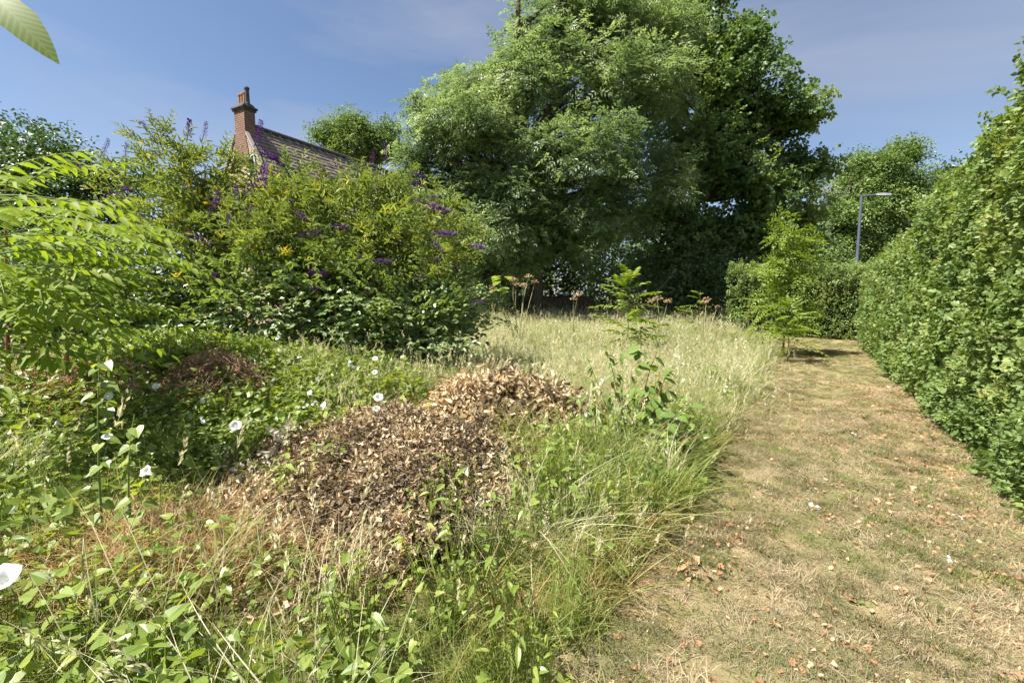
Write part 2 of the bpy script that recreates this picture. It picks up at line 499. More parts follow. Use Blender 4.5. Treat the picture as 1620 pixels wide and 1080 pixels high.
def t_lobed(w=0.95):
    V = [(0, 0, 0), (.26 * w, .08, .04), (.5 * w, .3, .08), (.27 * w, .42, .04), (.4 * w, .68, .04), (.16 * w, .72, .02), (0, 1, -.06),
         (-.16 * w, .72, .02), (-.4 * w, .68, .04), (-.27 * w, .42, .04), (-.5 * w, .3, .08), (-.26 * w, .08, .04)]
    return T_(V, [[(0, 1, 2, 3), (0, 3, 4, 5), (0, 5, 6, 7), (0, 7, 8, 9), (0, 9, 10, 11)]])


def t_oval(w=0.6):
    ys = [0, .12, .35, .62, .85, 1.0]
    ws = [.04, .6, 1.0, .98, .6, .06]
    V, F = [], []
    for y_, w_ in zip(ys, ws):
        z = -.22 * y_ * y_
        V += [(-w * .5 * w_, y_, z + .07 * w_), (0, y_, z), (w * .5 * w_, y_, z + .07 * w_)]
    for i in range(5):
        F += [(3 * i, 3 * i + 1, 3 * i + 4, 3 * i + 3), (3 * i + 1, 3 * i + 2, 3 * i + 5, 3 * i + 4)]
    return T_(V, [F])


def t_curl(w=0.5, curl=1.6, roll=0.9, seed=0):
    """a dried leaf rolled up along its length"""
    r = np.random.default_rng(seed)
    V, F = [], []
    ys = np.linspace(0, 1, 5)
    ws = [.12, .8, 1.0, .68, .06]
    for y_, w_ in zip(ys, ws):
        ang = (y_ - .5) * roll
        for k in (-1, -.4, .4, 1):
            th = k * curl * .5
            rr = w * .5 * w_ / max(curl * .5, .2)
            tw = (y_ - .5) * 1.1
            a0, a1 = math.sin(th) * rr, (1 - math.cos(th)) * rr
            V.append((a0 * math.cos(tw) - a1 * math.sin(tw) + .12 * math.sin(5 * y_ + seed), y_ * math.cos(ang * .6) + r.normal(0, .03), a0 * math.sin(tw) + a1 * math.cos(tw) + .45 * ang * ang + r.normal(0, .04)))
    for i in range(4):
        for k in range(3):
            a = 4 * i + k
            F.append((a, a + 1, a + 5, a + 4))
    return T_(V, [F])


def spray(leaf, items, seed=0, jit=0.25):
    """build a template out of leaves: items = [(pos, dir, up, scale)]"""
    b = Bag()
    r = np.random.default_rng(seed)
    for p, d, u, s in items:
        R = frames(np.array([d]), np.array([u]), rng=r)
        b.stamp(leaf, np.array([p]), R, s, np.array([0.5 + r.normal(0, jit * .4)]))
    F = [np.concatenate(f) for f in b.F.values()]
    return np.concatenate(b.V), F, np.concatenate(b.A)


def pinnate_items(L, n, leaf_len, droop, r, origin=(0, 0, 0), yaw=0.0, pitch=0.0):
    it = []
    cy, sy = math.cos(yaw), math.sin(yaw)
    cp, sp = math.cos(pitch), math.sin(pitch)

    def rot(v):
        x, y, z = v
        y, z = y * cp - z * sp, y * sp + z * cp
        return np.array([x * cy - y * sy, x * sy + y * cy, z])
    for k in range(n):
        t = (k + 1) / n
        p = (0, L * t, -droop * L * t * t)
        sl = leaf_len * (1.0 - 0.45 * abs(t - 0.45))
        for sd in (-1, 1):
            d = (sd * 0.85, 0.45 + 0.3 * t, -0.25 + r.normal(0, .15))
            it.append((rot(p) + origin, rot(d), rot((r.normal(0, .25), .1, 1)), sl))
    it.append((rot((0, L, -droop * L)) + origin, rot((0, 1, -.3)), rot((0, .2, 1)), leaf_len))
    return it


# ------------------------------------------------------------------ trees
def fit_lobes(lobes):
    out = []
    for (px, py, rpx, Y) in lobes:
        c = at(px, py, Y)
        r = rpx / 720 * Y
        out.append((c, r))
    return out


def build_tree(name, label, cat, base, lobes, tmpl, leaf, n_per_m2, scale, trunk_r, bark='bark', group=None,
               seed=1, flat=0.85, shell=0.55, limb_h=0.35, twigs=0.18, droop=0.35, vcl=0.5, sub=0):
    rng = np.random.default_rng(seed)
    if sub:
        fine = []
        for (c, r) in lobes:
            d = rdir(sub, rng)
            d[:, 2] = np.where(rng.random(sub) < .62, np.abs(d[:, 2]), -np.abs(d[:, 2])) * .9
            d[:, 1] -= .25
            for k in range(sub):
                fine.append((c + unit(d[k]) * r * rng.uniform(.5, .8) * np.array([1, 1, flat]), r * rng.uniform(.32, .55)))
            fine.append((c, r * .55))
        lobes = fine
    base = np.asarray(base, float)
    root = empty(name, base, label, cat, group)
    cen = np.mean([c for c, r in lobes], axis=0)
    top = max(c[2] for c, r in lobes)
    fork = np.array([base[0] * .6 + cen[0] * .4, base[1] * .6 + cen[1] * .4, base[2] + (top - base[2]) * limb_h])
    tb, bb, lb = Bag(), Bag(), Bag()
    pts = curve(base - [0, 0, .3], fork, 0.05, 7, rng)
    rr = np.linspace(trunk_r, trunk_r * .6, 7); rr[0] *= 1.5; rr[1] *= 1.12
    tube(tb, pts, rr, None, 10)
    leader = curve(fork, [cen[0], cen[1], top], 0.08, 6, rng)
    tube(bb, leader, trunk_r * .6, trunk_r * .12, 7)
    for (c, r) in lobes:
        j = min(int(np.clip((c[2] - fork[2]) / max(top - fork[2], .1) * 5, 0, 5) * 0.6), 5)
        st = leader[j] if c[2] > fork[2] else pts[4]
        limb = curve(st, c, 0.12, 6, rng)
        tube(bb, limb, trunk_r * .33, trunk_r * .1, 5)
        area = 4 * np.pi * r * r
        n = max(6, int(area * n_per_m2))
        d = rdir(n, rng)
        rad_ = (shell + (1 - shell) * rng.random(n) ** 0.7) * (1 + 0.16 * rng.normal(0, 1, n).clip(-1.5, 2))
        lump = 1 + 0.22 * np.sin(d @ rng.normal(0, 3.2, 3) + rng.random() * 6) + 0.14 * np.sin(d @ rng.normal(0, 6, 3))
        P = c + d * (rad_ * lump * r)[:, None] * np.array([1, 1, flat])
        ok = P[:, 2] > ground_h(P[:, 0], P[:, 1]) + .1
        P, d = P[ok], d[ok]
        n = len(P)
        D = unit(d * [1, 1, .5] + rng.normal(0, .55, (n, 3)) + [0, 0, -droop])
        U = unit(d * .6 + [0, 0, .9] + rng.normal(0, .3, (n, 3)))
        cl = vnoise(P[:, 0] * 1.1 + P[:, 2] * .7, P[:, 1] * 1.1 + P[:, 2] * .9, 1.0, seed)
        v = 0.5 + vcl * (cl - .5) + rng.normal(0, .12, n)
        lb.stamp(tmpl, P, frames(D, U, rng=rng), scale * rng.uniform(.75, 1.25, n), v)
        for i in range(int(n * twigs)):
            k = rng.integers(0, n)
            tube(bb, curve(limb[3 + (i % 3)], P[k] - D[k] * .05, 0.10, 4, rng), trunk_r * .06 + .006, .004, 3)
    for nm, b_, mt, sm in (('trunk', tb, M[bark], True), ('branches', bb, M[bark], True), ('crown', lb, M[leaf], False)):
        me = b_.mesh(nm, sm)
        me.transform(Matrix.Translation(-Vector(base)))
        o = link(nm, me, mt, root)
        if nm == 'branches': o['kind'] = 'stuff'
    return root


# ------------------------------------------------------------------ ground and path
def sheet(name, xs, ys, fz, mat):
    X, Y = np.meshgrid(xs, ys)
    Z = fz(X, Y)
    V = np.stack([X, Y, Z], -1).reshape(-1, 3)
    nx, ny = len(xs), len(ys)
    i, j = np.meshgrid(np.arange(nx - 1), np.arange(ny - 1))
    a = (j * nx + i).ravel()
    F = np.stack([a, a + 1, a + nx + 1, a + nx], -1)
    me = np_mesh(name, V, F, None, True)
    return link(name, me, mat)


gx = np.concatenate([[-900, -300, -120, -60, -30], np.arange(-18, 20.1, .25), [30, 60, 120, 300, 900]])
gy = np.concatenate([[-900, -300, -100, -30, -12], np.arange(-6, 26.1, .25), [35, 60, 120, 300, 1200]])
g = sheet('ground', gx, gy, lambda X, Y: ground_h(X, Y), M['ground'])
tag(g, 'rough meadow soil and turf under the long grass', None, None, 'structure')

# the mown strip, laid a little above the soil, its left edge ragged
ss = np.arange(-4, 19.01, .12)
uu = np.linspace(0, 1, 26)
S, Uq = np.meshgrid(ss, uu)
left = PATH_L + 0.10 * (vnoise(S, S * 0, 1.6, 2) - .5) + 0.08 * (vnoise(S, S * 0, 5.0, 4) - .5)
left = left - 3.2 * sstep(13.4, 18.5, S) - .14 * sstep(4.0, 2.0, S)
right = PATH_R + .35
UU = left + (right - left) * Uq
PX, PY = xy(S, UU)
PZ = ground_h(PX, PY) + 0.012
V = np.stack([PX, PY, PZ], -1).reshape(-1, 3)
nx, ny = len(ss), len(uu)
i, j = np.meshgrid(np.arange(nx - 1), np.arange(ny - 1))
a = (j * nx + i).ravel()
pth = link('path', np_mesh('path', V, np.stack([a, a + nx, a + nx + 1, a + 1], -1), None, True), M['path'])
tag(pth, 'mown strip of parched turf running beside the tall hedge', None, None, 'structure')


def on_path(x, y, grow=0.0):
    s, u = su(x, y)
    l = PATH_L + 0.10 * (vnoise(s, s * 0, 1.6, 2) - .5) + 0.08 * (vnoise(s, s * 0, 5.0, 4) - .5) - 3.2 * sstep(13.4, 18.5, s) - .04 * sstep(4.2, 2.0, s)
    return (u > l - grow) & (s < 19)


# heaps of dead leaves: (x, y, rx, ry, height)
HEAPS = {'curled': (-0.02, 4.60, 1.15, 0.88, 0.62), 'crumbled': (-0.92, 3.50, 1.50, 1.45, 0.46)}


def heap_z(k, x, y):
    cx, cy, rx, ry, h = HEAPS[k]
    d2 = ((x - cx) / rx) ** 2 + ((y - cy) / ry) ** 2
    d2 = d2 * (1 + .7 * (vnoise(x, y, 1.7, 19) - .5) + .4 * (vnoise(x, y, 5, 29) - .5))
    return h * np.clip(1 - d2, 0, 1) ** 1.25 * (0.62 + 0.55 * vnoise(x, y, 2.4, 9) + .25 * vnoise(x, y, 6.5, 39)), d2


def clear_of_heaps(x, y, m=0.8):
    ok = np.ones(np.shape(x), bool)
    for k in HEAPS:
        _, d2 = heap_z(k, x, y)
        ok &= d2 > m - .75 * (vnoise(x, y, 4.0, 61) > .68)
    return ok


# ------------------------------------------------------------------ house behind the shrubs
def uv_planar(me, ax, ay, org):
    uvl = me.uv_layers.new(name='UVMap')
    for p in me.polygons:
        for li in p.loop_indices:
            v = np.array(me.vertices[me.loops[li].vertex_index].co) - org
            uvl.data[li].uv = (float(v @ ax), float(v @ ay))


def uv_box(me, rx, ry):
    """uv from the face normal: walls get (horizontal run, height)"""
    uvl = me.uv_layers.new(name='UVMap')
    for p in me.polygons:
        n = np.array(p.normal)
        h = np.array([-n[1], n[0], 0]); h = h / max(np.linalg.norm(h), 1e-6)
        for li in p.loop_indices:
            v = np.array(me.vertices[me.loops[li].vertex_index].co)
            uvl.data[li].uv = (float(v @ h), float(v[2])) if abs(n[2]) < .8 else (float(v[0]), float(v[1]))


HG = 20.0
corner = at(390, 205, HG)
r_ = np.array([0.48, 0.877, 0]); g_ = np.array([-0.877, 0.48, 0])
apex_xy = corner + g_ * 0.42
RIDGE_Z = at(405, 192, HG)[2]
house_o = np.array([apex_xy[0], apex_xy[1], 0.0])
house = empty('brick_house', house_o, 'brick gable house with steep tiled roof and tall chimney behind purple-flowered shrubs', 'house')


def hp(a_, b_, z):      # a: along gable (to the left), b: along ridge (away), z up; local to the house
    return g_ * a_ + r_ * b_ + np.array([0, 0, z])


PITCH = math.radians(57)
HALF, LEN = 3.1, 11.5
EAVE = RIDGE_Z - HALF * math.tan(PITCH)
wb = Bag()
prof = [(-HALF, 0), (HALF, 0), (HALF, EAVE), (0, RIDGE_Z - .05), (-HALF, EAVE)]
Vw = [hp(a_, b_, z) for b_ in (0, LEN) for a_, z in prof]
wb.add(Vw, [np.array([(0, 1, 2, 3, 4), (9, 8, 7, 6, 5)]), np.array([(1, 6, 7, 2), (5, 0, 4, 9), (0, 5, 6, 1)])])
me = wb.mesh('wall'); uv_box(me, 0, 0)
link('wall', me, M['brick'], house)
# raised parapet edges of the gable in white
for sd in (-1, 1):
    b = Bag()
    p0, p1 = hp(sd * (HALF + .12), -.06, EAVE - .1), hp(sd * .42, -.06, RIDGE_Z - .42 * math.tan(PITCH) + .12)
    across = r_ * .16
    up = np.array([0, 0, .12])
    V = [p0, p1, p1 + up, p0 + up]
    V = V + [v + across for v in V]
    b.add(V, np.array([(0, 1, 2, 3), (7, 6, 5, 4), (3, 2, 6, 7), (0, 4, 5, 1), (1, 5, 6, 2), (0, 3, 7, 4)]))
    link('verge_board', b.mesh('verge_board'), M['verge'], house)
# roof: every course of tiles is a strip of its own, lapped over the one below
slope_len = HALF / math.cos(PITCH) + .25
n_c = 28
rng = np.random.default_rng(3)
for sd in (-1, 1):
    for k in range(n_c):
        s0, s1 = k * slope_len / n_c, (k + 1) * slope_len / n_c + .05
        b = Bag()
        nt = 44
        for q in range(nt):
            y0, y1 = .1 + (LEN - .1) * q / nt, .1 + (LEN - .1) * (q + 1) / nt - .012
            lift = rng.normal(0, .006)
            n0 = .03; n1 = .062 + lift
            pts = []
            for (s_, hgt) in ((s0, n0), (s1, n1)):
                a_ = sd * (s_ * math.cos(PITCH) + hgt * math.sin(PITCH)); z = RIDGE_Z - s_ * math.sin(PITCH) + hgt * math.cos(PITCH)
                pts.append((a_, z))
            lo = (pts[1][0] - sd * .03 * math.sin(PITCH), pts[1][1] - .03 * math.cos(PITCH))
            V = [hp(*(pts[0][0], y0, pts[0][1])), hp(pts[0][0], y1, pts[0][1]), hp(pts[1][0], y1, pts[1][1]), hp(pts[1][0], y0, pts[1][1]),
                 hp(lo[0], y1, lo[1]), hp(lo[0], y0, lo[1])]
            b.add(V, np.array([(0, 1, 2, 3), (3, 2, 4, 5)]))
        o = link('tile_course', b.mesh('tile_course'), M['tile'], house)
        o['kind'] = 'stuff'
b = Bag()
for q in range(26):
    y0 = .45 + (LEN - .5) * q / 26; y1 = y0 + (LEN - .5) / 26 - .02
    ang = np.linspace(-.25, np.pi + .25, 7)
    V = [hp(.15 * math.cos(t), yy, RIDGE_Z + .0 + .15 * math.sin(t)) for yy in (y0, y1) for t in ang]
    b.add(V, np.array([(k, k + 1, k + 8, k + 7) for k in range(6)]))
o = link('ridge_tiles', b.mesh('ridge_tiles', True), M['ridge'], house); o['kind'] = 'stuff'


def boxm(b, a0, a1, b0, b1, z0, z1, ta=0.0, tb=0.0):
    """box in house axes; ta/tb pull the top in"""
    V = [hp(a0, b0, z0), hp(a1, b0, z0), hp(a1, b1, z0), hp(a0, b1, z0),
         hp(a0 + ta, b0 + tb, z1), hp(a1 - ta, b0 + tb, z1), hp(a1 - ta, b1 - tb, z1), hp(a0 + ta, b1 - tb, z1)]
    b.add(V, np.array([(0, 3, 2, 1), (4, 5, 6, 7), (0, 1, 5, 4), (1, 2, 6, 5), (2, 3, 7, 6), (3, 0, 4, 7)]))


CT = at(390, 172, HG)[2]
b = Bag()
boxm(b, -.62, .62, -.03, .47, RIDGE_Z - 1.7, RIDGE_Z - .55, .27, 0)     # flared shoulders
boxm(b, -.35, .35, -.028, .45, RIDGE_Z - .55, CT, 0, 0)
me = b.mesh('chimney'); uv_box(me, 0, 0)
chim = link('chimney', me, M['brick_red'], house)
b = Bag()
boxm(b, -.40, .40, -.08, .50, CT, CT + .09)
boxm(b, -.45, .45, -.13, .55, CT + .09, CT + .17, .02, .02)
boxm(b, -.39, .39, -.06, .48, CT + .17, CT + .30, .08, .08)
link('chimney_cap', b.mesh('chimney_cap'), M['lead'], chim)
for q, (a_, hh, dk) in enumerate([(-.25, .72, 1), (-.08, .56, 0), (.09, .54, 0), (.26, .54, 0)]):
    b = Bag()
    z0 = CT + .26
    c0 = hp(a_, .21, 0)
    zs = np.array([0, .04, .08, hh - .12, hh - .1, hh - .04, hh]) + z0
    rs = np.array([.095, .095, .08, .07, .088, .088, .07])
    pts = np.stack([np.full(7, c0[0]), np.full(7, c0[1]), zs], -1)
    tube(b, pts, rs * (1.2 if dk else 1.0), None, 10)
    link('chimney_pot', b.mesh('chimney_pot'), M['lead'] if dk else M['terracotta'], chim)
# small window in the gable
wc = at(404, 262, HG)
wa = float((wc - house_o) @ g_); wz = wc[2]
wdw = empty('window', (0, 0, 0)); wdw.parent = house
b = Bag(); boxm(b, wa - .2, wa + .2, -.012, .0, wz - .34, wz + .34)
link('pane', b.mesh('pane'), M['glass'], wdw)
b = Bag()
for (x0, x1, z0, z1) in ((-.26, -.19, -.4, .4), (.19, .26, -.4, .4), (-.19, .19, .33, .4), (-.19, .19, -.4, -.33), (-.19, .19, -.025, .025), (-.02, .02, -.33, -.025), (-.02, .02, .025, .33)):
    boxm(b, wa + x0, wa + x1, -.05, .01, wz + z0, wz + z1)
link('window_frame', b.mesh('window_frame'), M['paint'], wdw)
# vent pipe with a cowl standing against the gable
pc = at(393, 258, HG - .3)
b = Bag()
pa = float((pc - house_o) @ g_)
tube(b, [hp(pa, -.10, z) for z in np.linspace(0, pc[2] - .1, 8)], .045, .045, 8)
tube(b, [hp(pa, -.10, pc[2] - .1 + q) for q in (0, .05, .1, .25, .32, .36)], np.array([.05, .1, .15, .15, .1, .02]), None, 10)
link('vent_pipe', b.mesh('vent_pipe', True), M['lead'], house)

# low brick wall under the trees
wl_root = empty('brick_wall', (1.2, 21.0, .3), 'dark red brick garden wall in the shade beneath the ash tree', 'wall')
b = Bag()
for (x0, x1, y0, y1, z0, z1) in ((-3.2, 2.6, 0, .23, -.4, 1.25),):
    V = [(x0, y0, z0), (x1, y0, z0), (x1, y1, z0), (x0, y1, z0), (x0, y0, z1), (x1, y0, z1), (x1, y1, z1), (x0, y1, z1)]
    b.add(V, np.array([(0, 3, 2, 1), (4, 5, 6, 7), (0, 1, 5, 4), (1, 2, 6, 5), (2, 3, 7, 6), (3, 0, 4, 7)]))
me = b.mesh('wall'); uv_box(me, 0, 0); link('wall', me, M['brick_red'], wl_root)
b = Bag()
V = [(-3.25, -.05, 1.252), (2.65, -.05, 1.252), (2.65, .28, 1.252), (-3.25, .28, 1.252), (-3.25, -.05, 1.3), (2.65, -.05, 1.3), (2.65, .28, 1.3), (-3.25, .28, 1.3)]
b.add(V, np.array([(0, 3, 2, 1), (4, 5, 6, 7), (0, 1, 5, 4), (1, 2, 6, 5), (2, 3, 7, 6), (3, 0, 4, 7)]))
link('coping', b.mesh('coping'), M['lead'], wl_root)

# ------------------------------------------------------------------ big trees
r1 = np.random.default_rng(11)
it = []
for q in range(3):
    it += pinnate_items(.30, 3, .155, .25, r1, origin=np.array([0, .06 * q, 0]), yaw=(-1.1, 1.0, -.35, .4)[q] + r1.normal(0, .2), pitch=r1.normal(.1, .25))
T_ASH = spray(t_rhomb(.38, .05), it, 1)
it = []
for q in range(9):
    a_ = q * 2.4
    d = (math.cos(a_) * .8, .5 + .5 * math.sin(a_), -.35)
    it.append(((r1.normal(0, .10), .05 * q, r1.normal(0, .06)), d, (r1.normal(0, .3), r1.normal(0, .3), 1), r1.uniform(.12, .18)))
T_SYC = spray(t_leaf6(.95, .06, .12), it, 2)
it = []
for q in range(10):
    a_ = q * 2.4
    d = (math.cos(a_), math.sin(a_) + .5, -.3)
    it.append(((r1.normal(0, .12), .06 * q, r1.normal(0, .1)), d, (r1.normal(0, .4), r1.normal(0, .4), 1), r1.uniform(.1, .16)))
T_BROAD = spray(t_rhomb(.7, .07), it, 3)

ash_l = fit_lobes([(730, 150, 50, 19.0), (700, 232, 58, 18.7), (690, 330, 62, 18.7), (705, 420, 66, 18.6), (800, 130, 68, 19.2), (805, 225, 105, 18.4),
                   (790, 345, 95, 18.2), (872, 58, 66, 19.5), (905, 150, 112, 18.6), (935, 268, 108, 18.0), (968, 60, 96, 19.0), (1025, 165, 82, 18.8),
                   (1015, 285, 72, 18.4), (872, 372, 70, 18.4), (765, 440, 56, 18.4), (648, 260, 34, 18.6), (1040, 70, 66, 19.2), (905, -8, 66, 19.6), (668, 170, 26, 18.8), (985, 355, 52, 18.5), (740, 300, 60, 18.0), (840, 320, 66, 17.8), (930, 350, 60, 17.9), (760, 385, 56, 18.0), (660, 300, 36, 18.5), (720, 215, 46, 18.3), (850, 260, 56, 17.9), (830, 415, 44, 18.2)])
build_tree('ash_tree', 'huge feathery grey-green ash tree, lit on its crown, at the meadow end', 'tree', (0.9, 19.6, .3), ash_l, T_ASH, 'ash', 6.9, 1.0, .34,
           seed=21, shell=.35, twigs=.05, vcl=.9, sub=8)
syc_l = fit_lobes([(1080, 70, 88, 22.5), (1000, 20, 76, 23.5), (1155, 90, 66, 22.5), (1175, 55, 38, 22.5), (1150, 180, 92, 22.3), (1225, 195, 66, 22.0), (1268, 178, 30, 22.0),
                   (1085, 255, 92, 22.3), (1195, 292, 92, 22.0), (1272, 268, 42, 22.0), (1125, 372, 90, 22.0), (1215, 372, 72, 21.8), (1060, 420, 62, 21.8),
                   (1105, 450, 50, 21.5), (1175, 440, 56, 21.5), (1275, 345, 32, 22.5), (1100, -10, 70, 23.5), (1040, 340, 60, 22.5)])
build_tree('sycamore_tree', 'big dark green sycamore with heavy shaded crown beside the feathery ash', 'tree', (8.0, 23.2, .32), syc_l, T_SYC, 'syc', 7.4, .9, .42,
           seed=22, shell=.35, twigs=.03, vcl=1.0, droop=.5, sub=7)

# understorey shrubs in the shade below the two trees
und = [((835, 478, 22, 20.2), (800, 470, 30, 20.2), (895, 486, 16, 20.3)), ((660, 440, 70, 20.5), (730, 470, 45, 20.0), (690, 390, 60, 21)), ((965, 420, 55, 19.6), (975, 470, 40, 19.3)), ((1060, 440, 56, 20.0), (1075, 480, 40, 19.5), (1110, 410, 50, 20.2)),
       ((1160, 440, 52, 19.6), (1150, 480, 36, 19.2)), ((1240, 420, 42, 21.0), (1270, 390, 34, 21.5))]
ulab = ['low dark bush growing right against the shaded brick wall', 'dark leafy bush in deep shade behind the purple-flowered shrubs', 'glossy dark bush under the ash tree beside the brick wall', 'broad shaded bush at the foot of the dark sycamore',
        'dense dark bush under the sycamore nearest the far clipped hedge', 'shadowed bush behind the far clipped hedge and bright sapling']
for q, (lb_, lab) in enumerate(zip(und, ulab)):
    L_ = fit_lobes(lb_)
    c = L_[0][0]
    build_tree('understorey_bush', lab, 'bush', (c[0], c[1], .3), L_, T_BROAD, 'under', 7.0, 1.0, .07, seed=40 + q, limb_h=.25, shell=.4, twigs=.05, group='bushes under the big trees')

# trees further away
for q, (lab, px, Y, lob) in enumerate([('dark tree filling the gap behind the ash trunk', 880, 27, [(820, 400, 70, 27), (900, 380, 70, 27), (860, 440, 60, 27), (940, 440, 60, 27), (780, 450, 60, 27), (850, 340, 60, 27)]),
                                       ('shaded tree massed behind the sycamore trunk', 1060, 29, [(1000, 400, 70, 29), (1080, 390, 70, 29), (1040, 450, 60, 29), (1130, 440, 60, 29), (1200, 430, 60, 29), (1250, 400, 50, 29)]),
                                       ('dark tree behind the leaning purple flower spikes', 690, 26, [(640, 400, 70, 26), (700, 380, 60, 26), (600, 440, 60, 26), (730, 440, 60, 26), (660, 450, 60, 26)])]):
    L_ = fit_lobes(lob); c = at(px, 470, Y)
    build_tree('background_tree', lab, 'tree', (c[0], c[1], .3), L_, T_BROAD, 'under', 4.5, 1.6, .2, seed=46 + q, limb_h=.3, shell=.4, twigs=.02, group='trees behind the meadow')
build_tree('lime_tree', 'yellow-green round-topped lime tree behind the street lamp', 'tree', (19.5, 34, .3),
           fit_lobes([(1400, 262, 42, 34), (1372, 300, 44, 34), (1432, 290, 42, 34), (1345, 345, 46, 33), (1400, 350, 60, 33.5), (1455, 330, 36, 34), (1330, 392, 40, 33), (1385, 410, 46, 33), (1448, 385, 44, 33), (1425, 245, 30, 34.5), (1360, 265, 26, 34)]),
           T_BROAD, 'lime', 9.5, 1.35, .35, seed=51, shell=.4, twigs=.02, vcl=1.0, sub=5)
build_tree('pale_tree', 'pale grey-green tree rising between the sycamore and the lime', 'tree', (38, 60, .3),
           fit_lobes([(1330, 300, 24, 60), (1318, 330, 26, 60), (1342, 285, 16, 60), (1310, 360, 30, 60)]), T_BROAD, 'pale_tree', 2.2, 3.0, .4, seed=52)
build_tree('distant_tree', 'dark tree tops peeping over the tall hedge', 'tree', (44, 48, .3),
           fit_lobes([(1500, 275, 16, 48), (1522, 285, 22, 48), (1488, 290, 14, 48), (1510, 320, 30, 48)]), T_BROAD, 'dark_bush', 2.5, 2.6, .4, seed=53)
build_tree('round_shrub', 'light green rounded shrub behind the far clipped hedge', 'shrub', (13.6, 20.2, .3),
           fit_lobes([(1300, 412, 34, 20), (1330, 418, 24, 20.2), (1275, 425, 22, 20)]), T_BROAD, 'lime', 6.0, .8, .07, seed=54, limb_h=.2)
build_tree('garden_tree', 'compact green tree rising beyond the tiled roof ridge', 'tree', (-15, 42, .3),
           fit_lobes([(560, 208, 36, 42), (596, 214, 34, 42), (525, 212, 24, 42), (612, 232, 26, 42), (570, 240, 40, 42), (540, 235, 30, 42), (505, 215, 14, 42)]), T_BROAD, 'lime', 8.0, 1.5, .35, seed=55, shell=.4, vcl=1.0, twigs=.03, sub=5)
build_tree('laurel_bush', 'dark glossy bush at the top edge of the fern-leaved saplings', 'bush', (-12.5, 12.5, .1),
           fit_lobes([(20, 235, 48, 12.5), (80, 240, 44, 12.3), (130, 265, 42, 12.2), (-50, 230, 60, 12.8), (60, 300, 70, 12), (150, 310, 56, 12), (175, 275, 26, 12), (-30, 330, 80, 12.4), (110, 380, 70, 12)]),
           T_BROAD, 'dark_bush', 24.0, .75, .12, seed=56, limb_h=.2, shell=.5)

# ------------------------------------------------------------------ clipped hedges
def hedge_h(s):
    return np.interp(s, [3, 4.6, 5.0, 5.5, 6.0, 7.0, 9.2, 12, 15, 17], [4.0, 3.95, 3.8, 3.55, 3.35, 3.1, 2.88, 2.6, 2.4, 2.35]) + 0.12 * (vnoise(s, s * 0, .9, 6) - .5)


r2 = np.random.default_rng(5)


def twig_items(n, size, spread, r):
    it_ = []
    for q in range(n):
        a_ = q * 2.4 + r.normal(0, .3)
        d = (math.cos(a_) * .9, .55 + .5 * math.sin(a_), r.normal(0, .35))
        it_.append(((r.normal(0, spread * .25), spread * q / n, r.normal(0, spread * .2)), d, (r.normal(0, .5), r.normal(0, .5), 1), size * r.uniform(.7, 1.25)))
    return it_


T_HEDGE = [spray(t_lobed(.95) if q == 0 else t_leaf6(.85, .08, .15), twig_items(7, .042 if q == 0 else .046, .09, r2), 10 + q) for q in range(3)]
T_HEDGE_FAR = [spray(t_leaf6(.9, .08, .12), twig_items(7, .058, .12, r2), 20 + q) for q in range(2)]


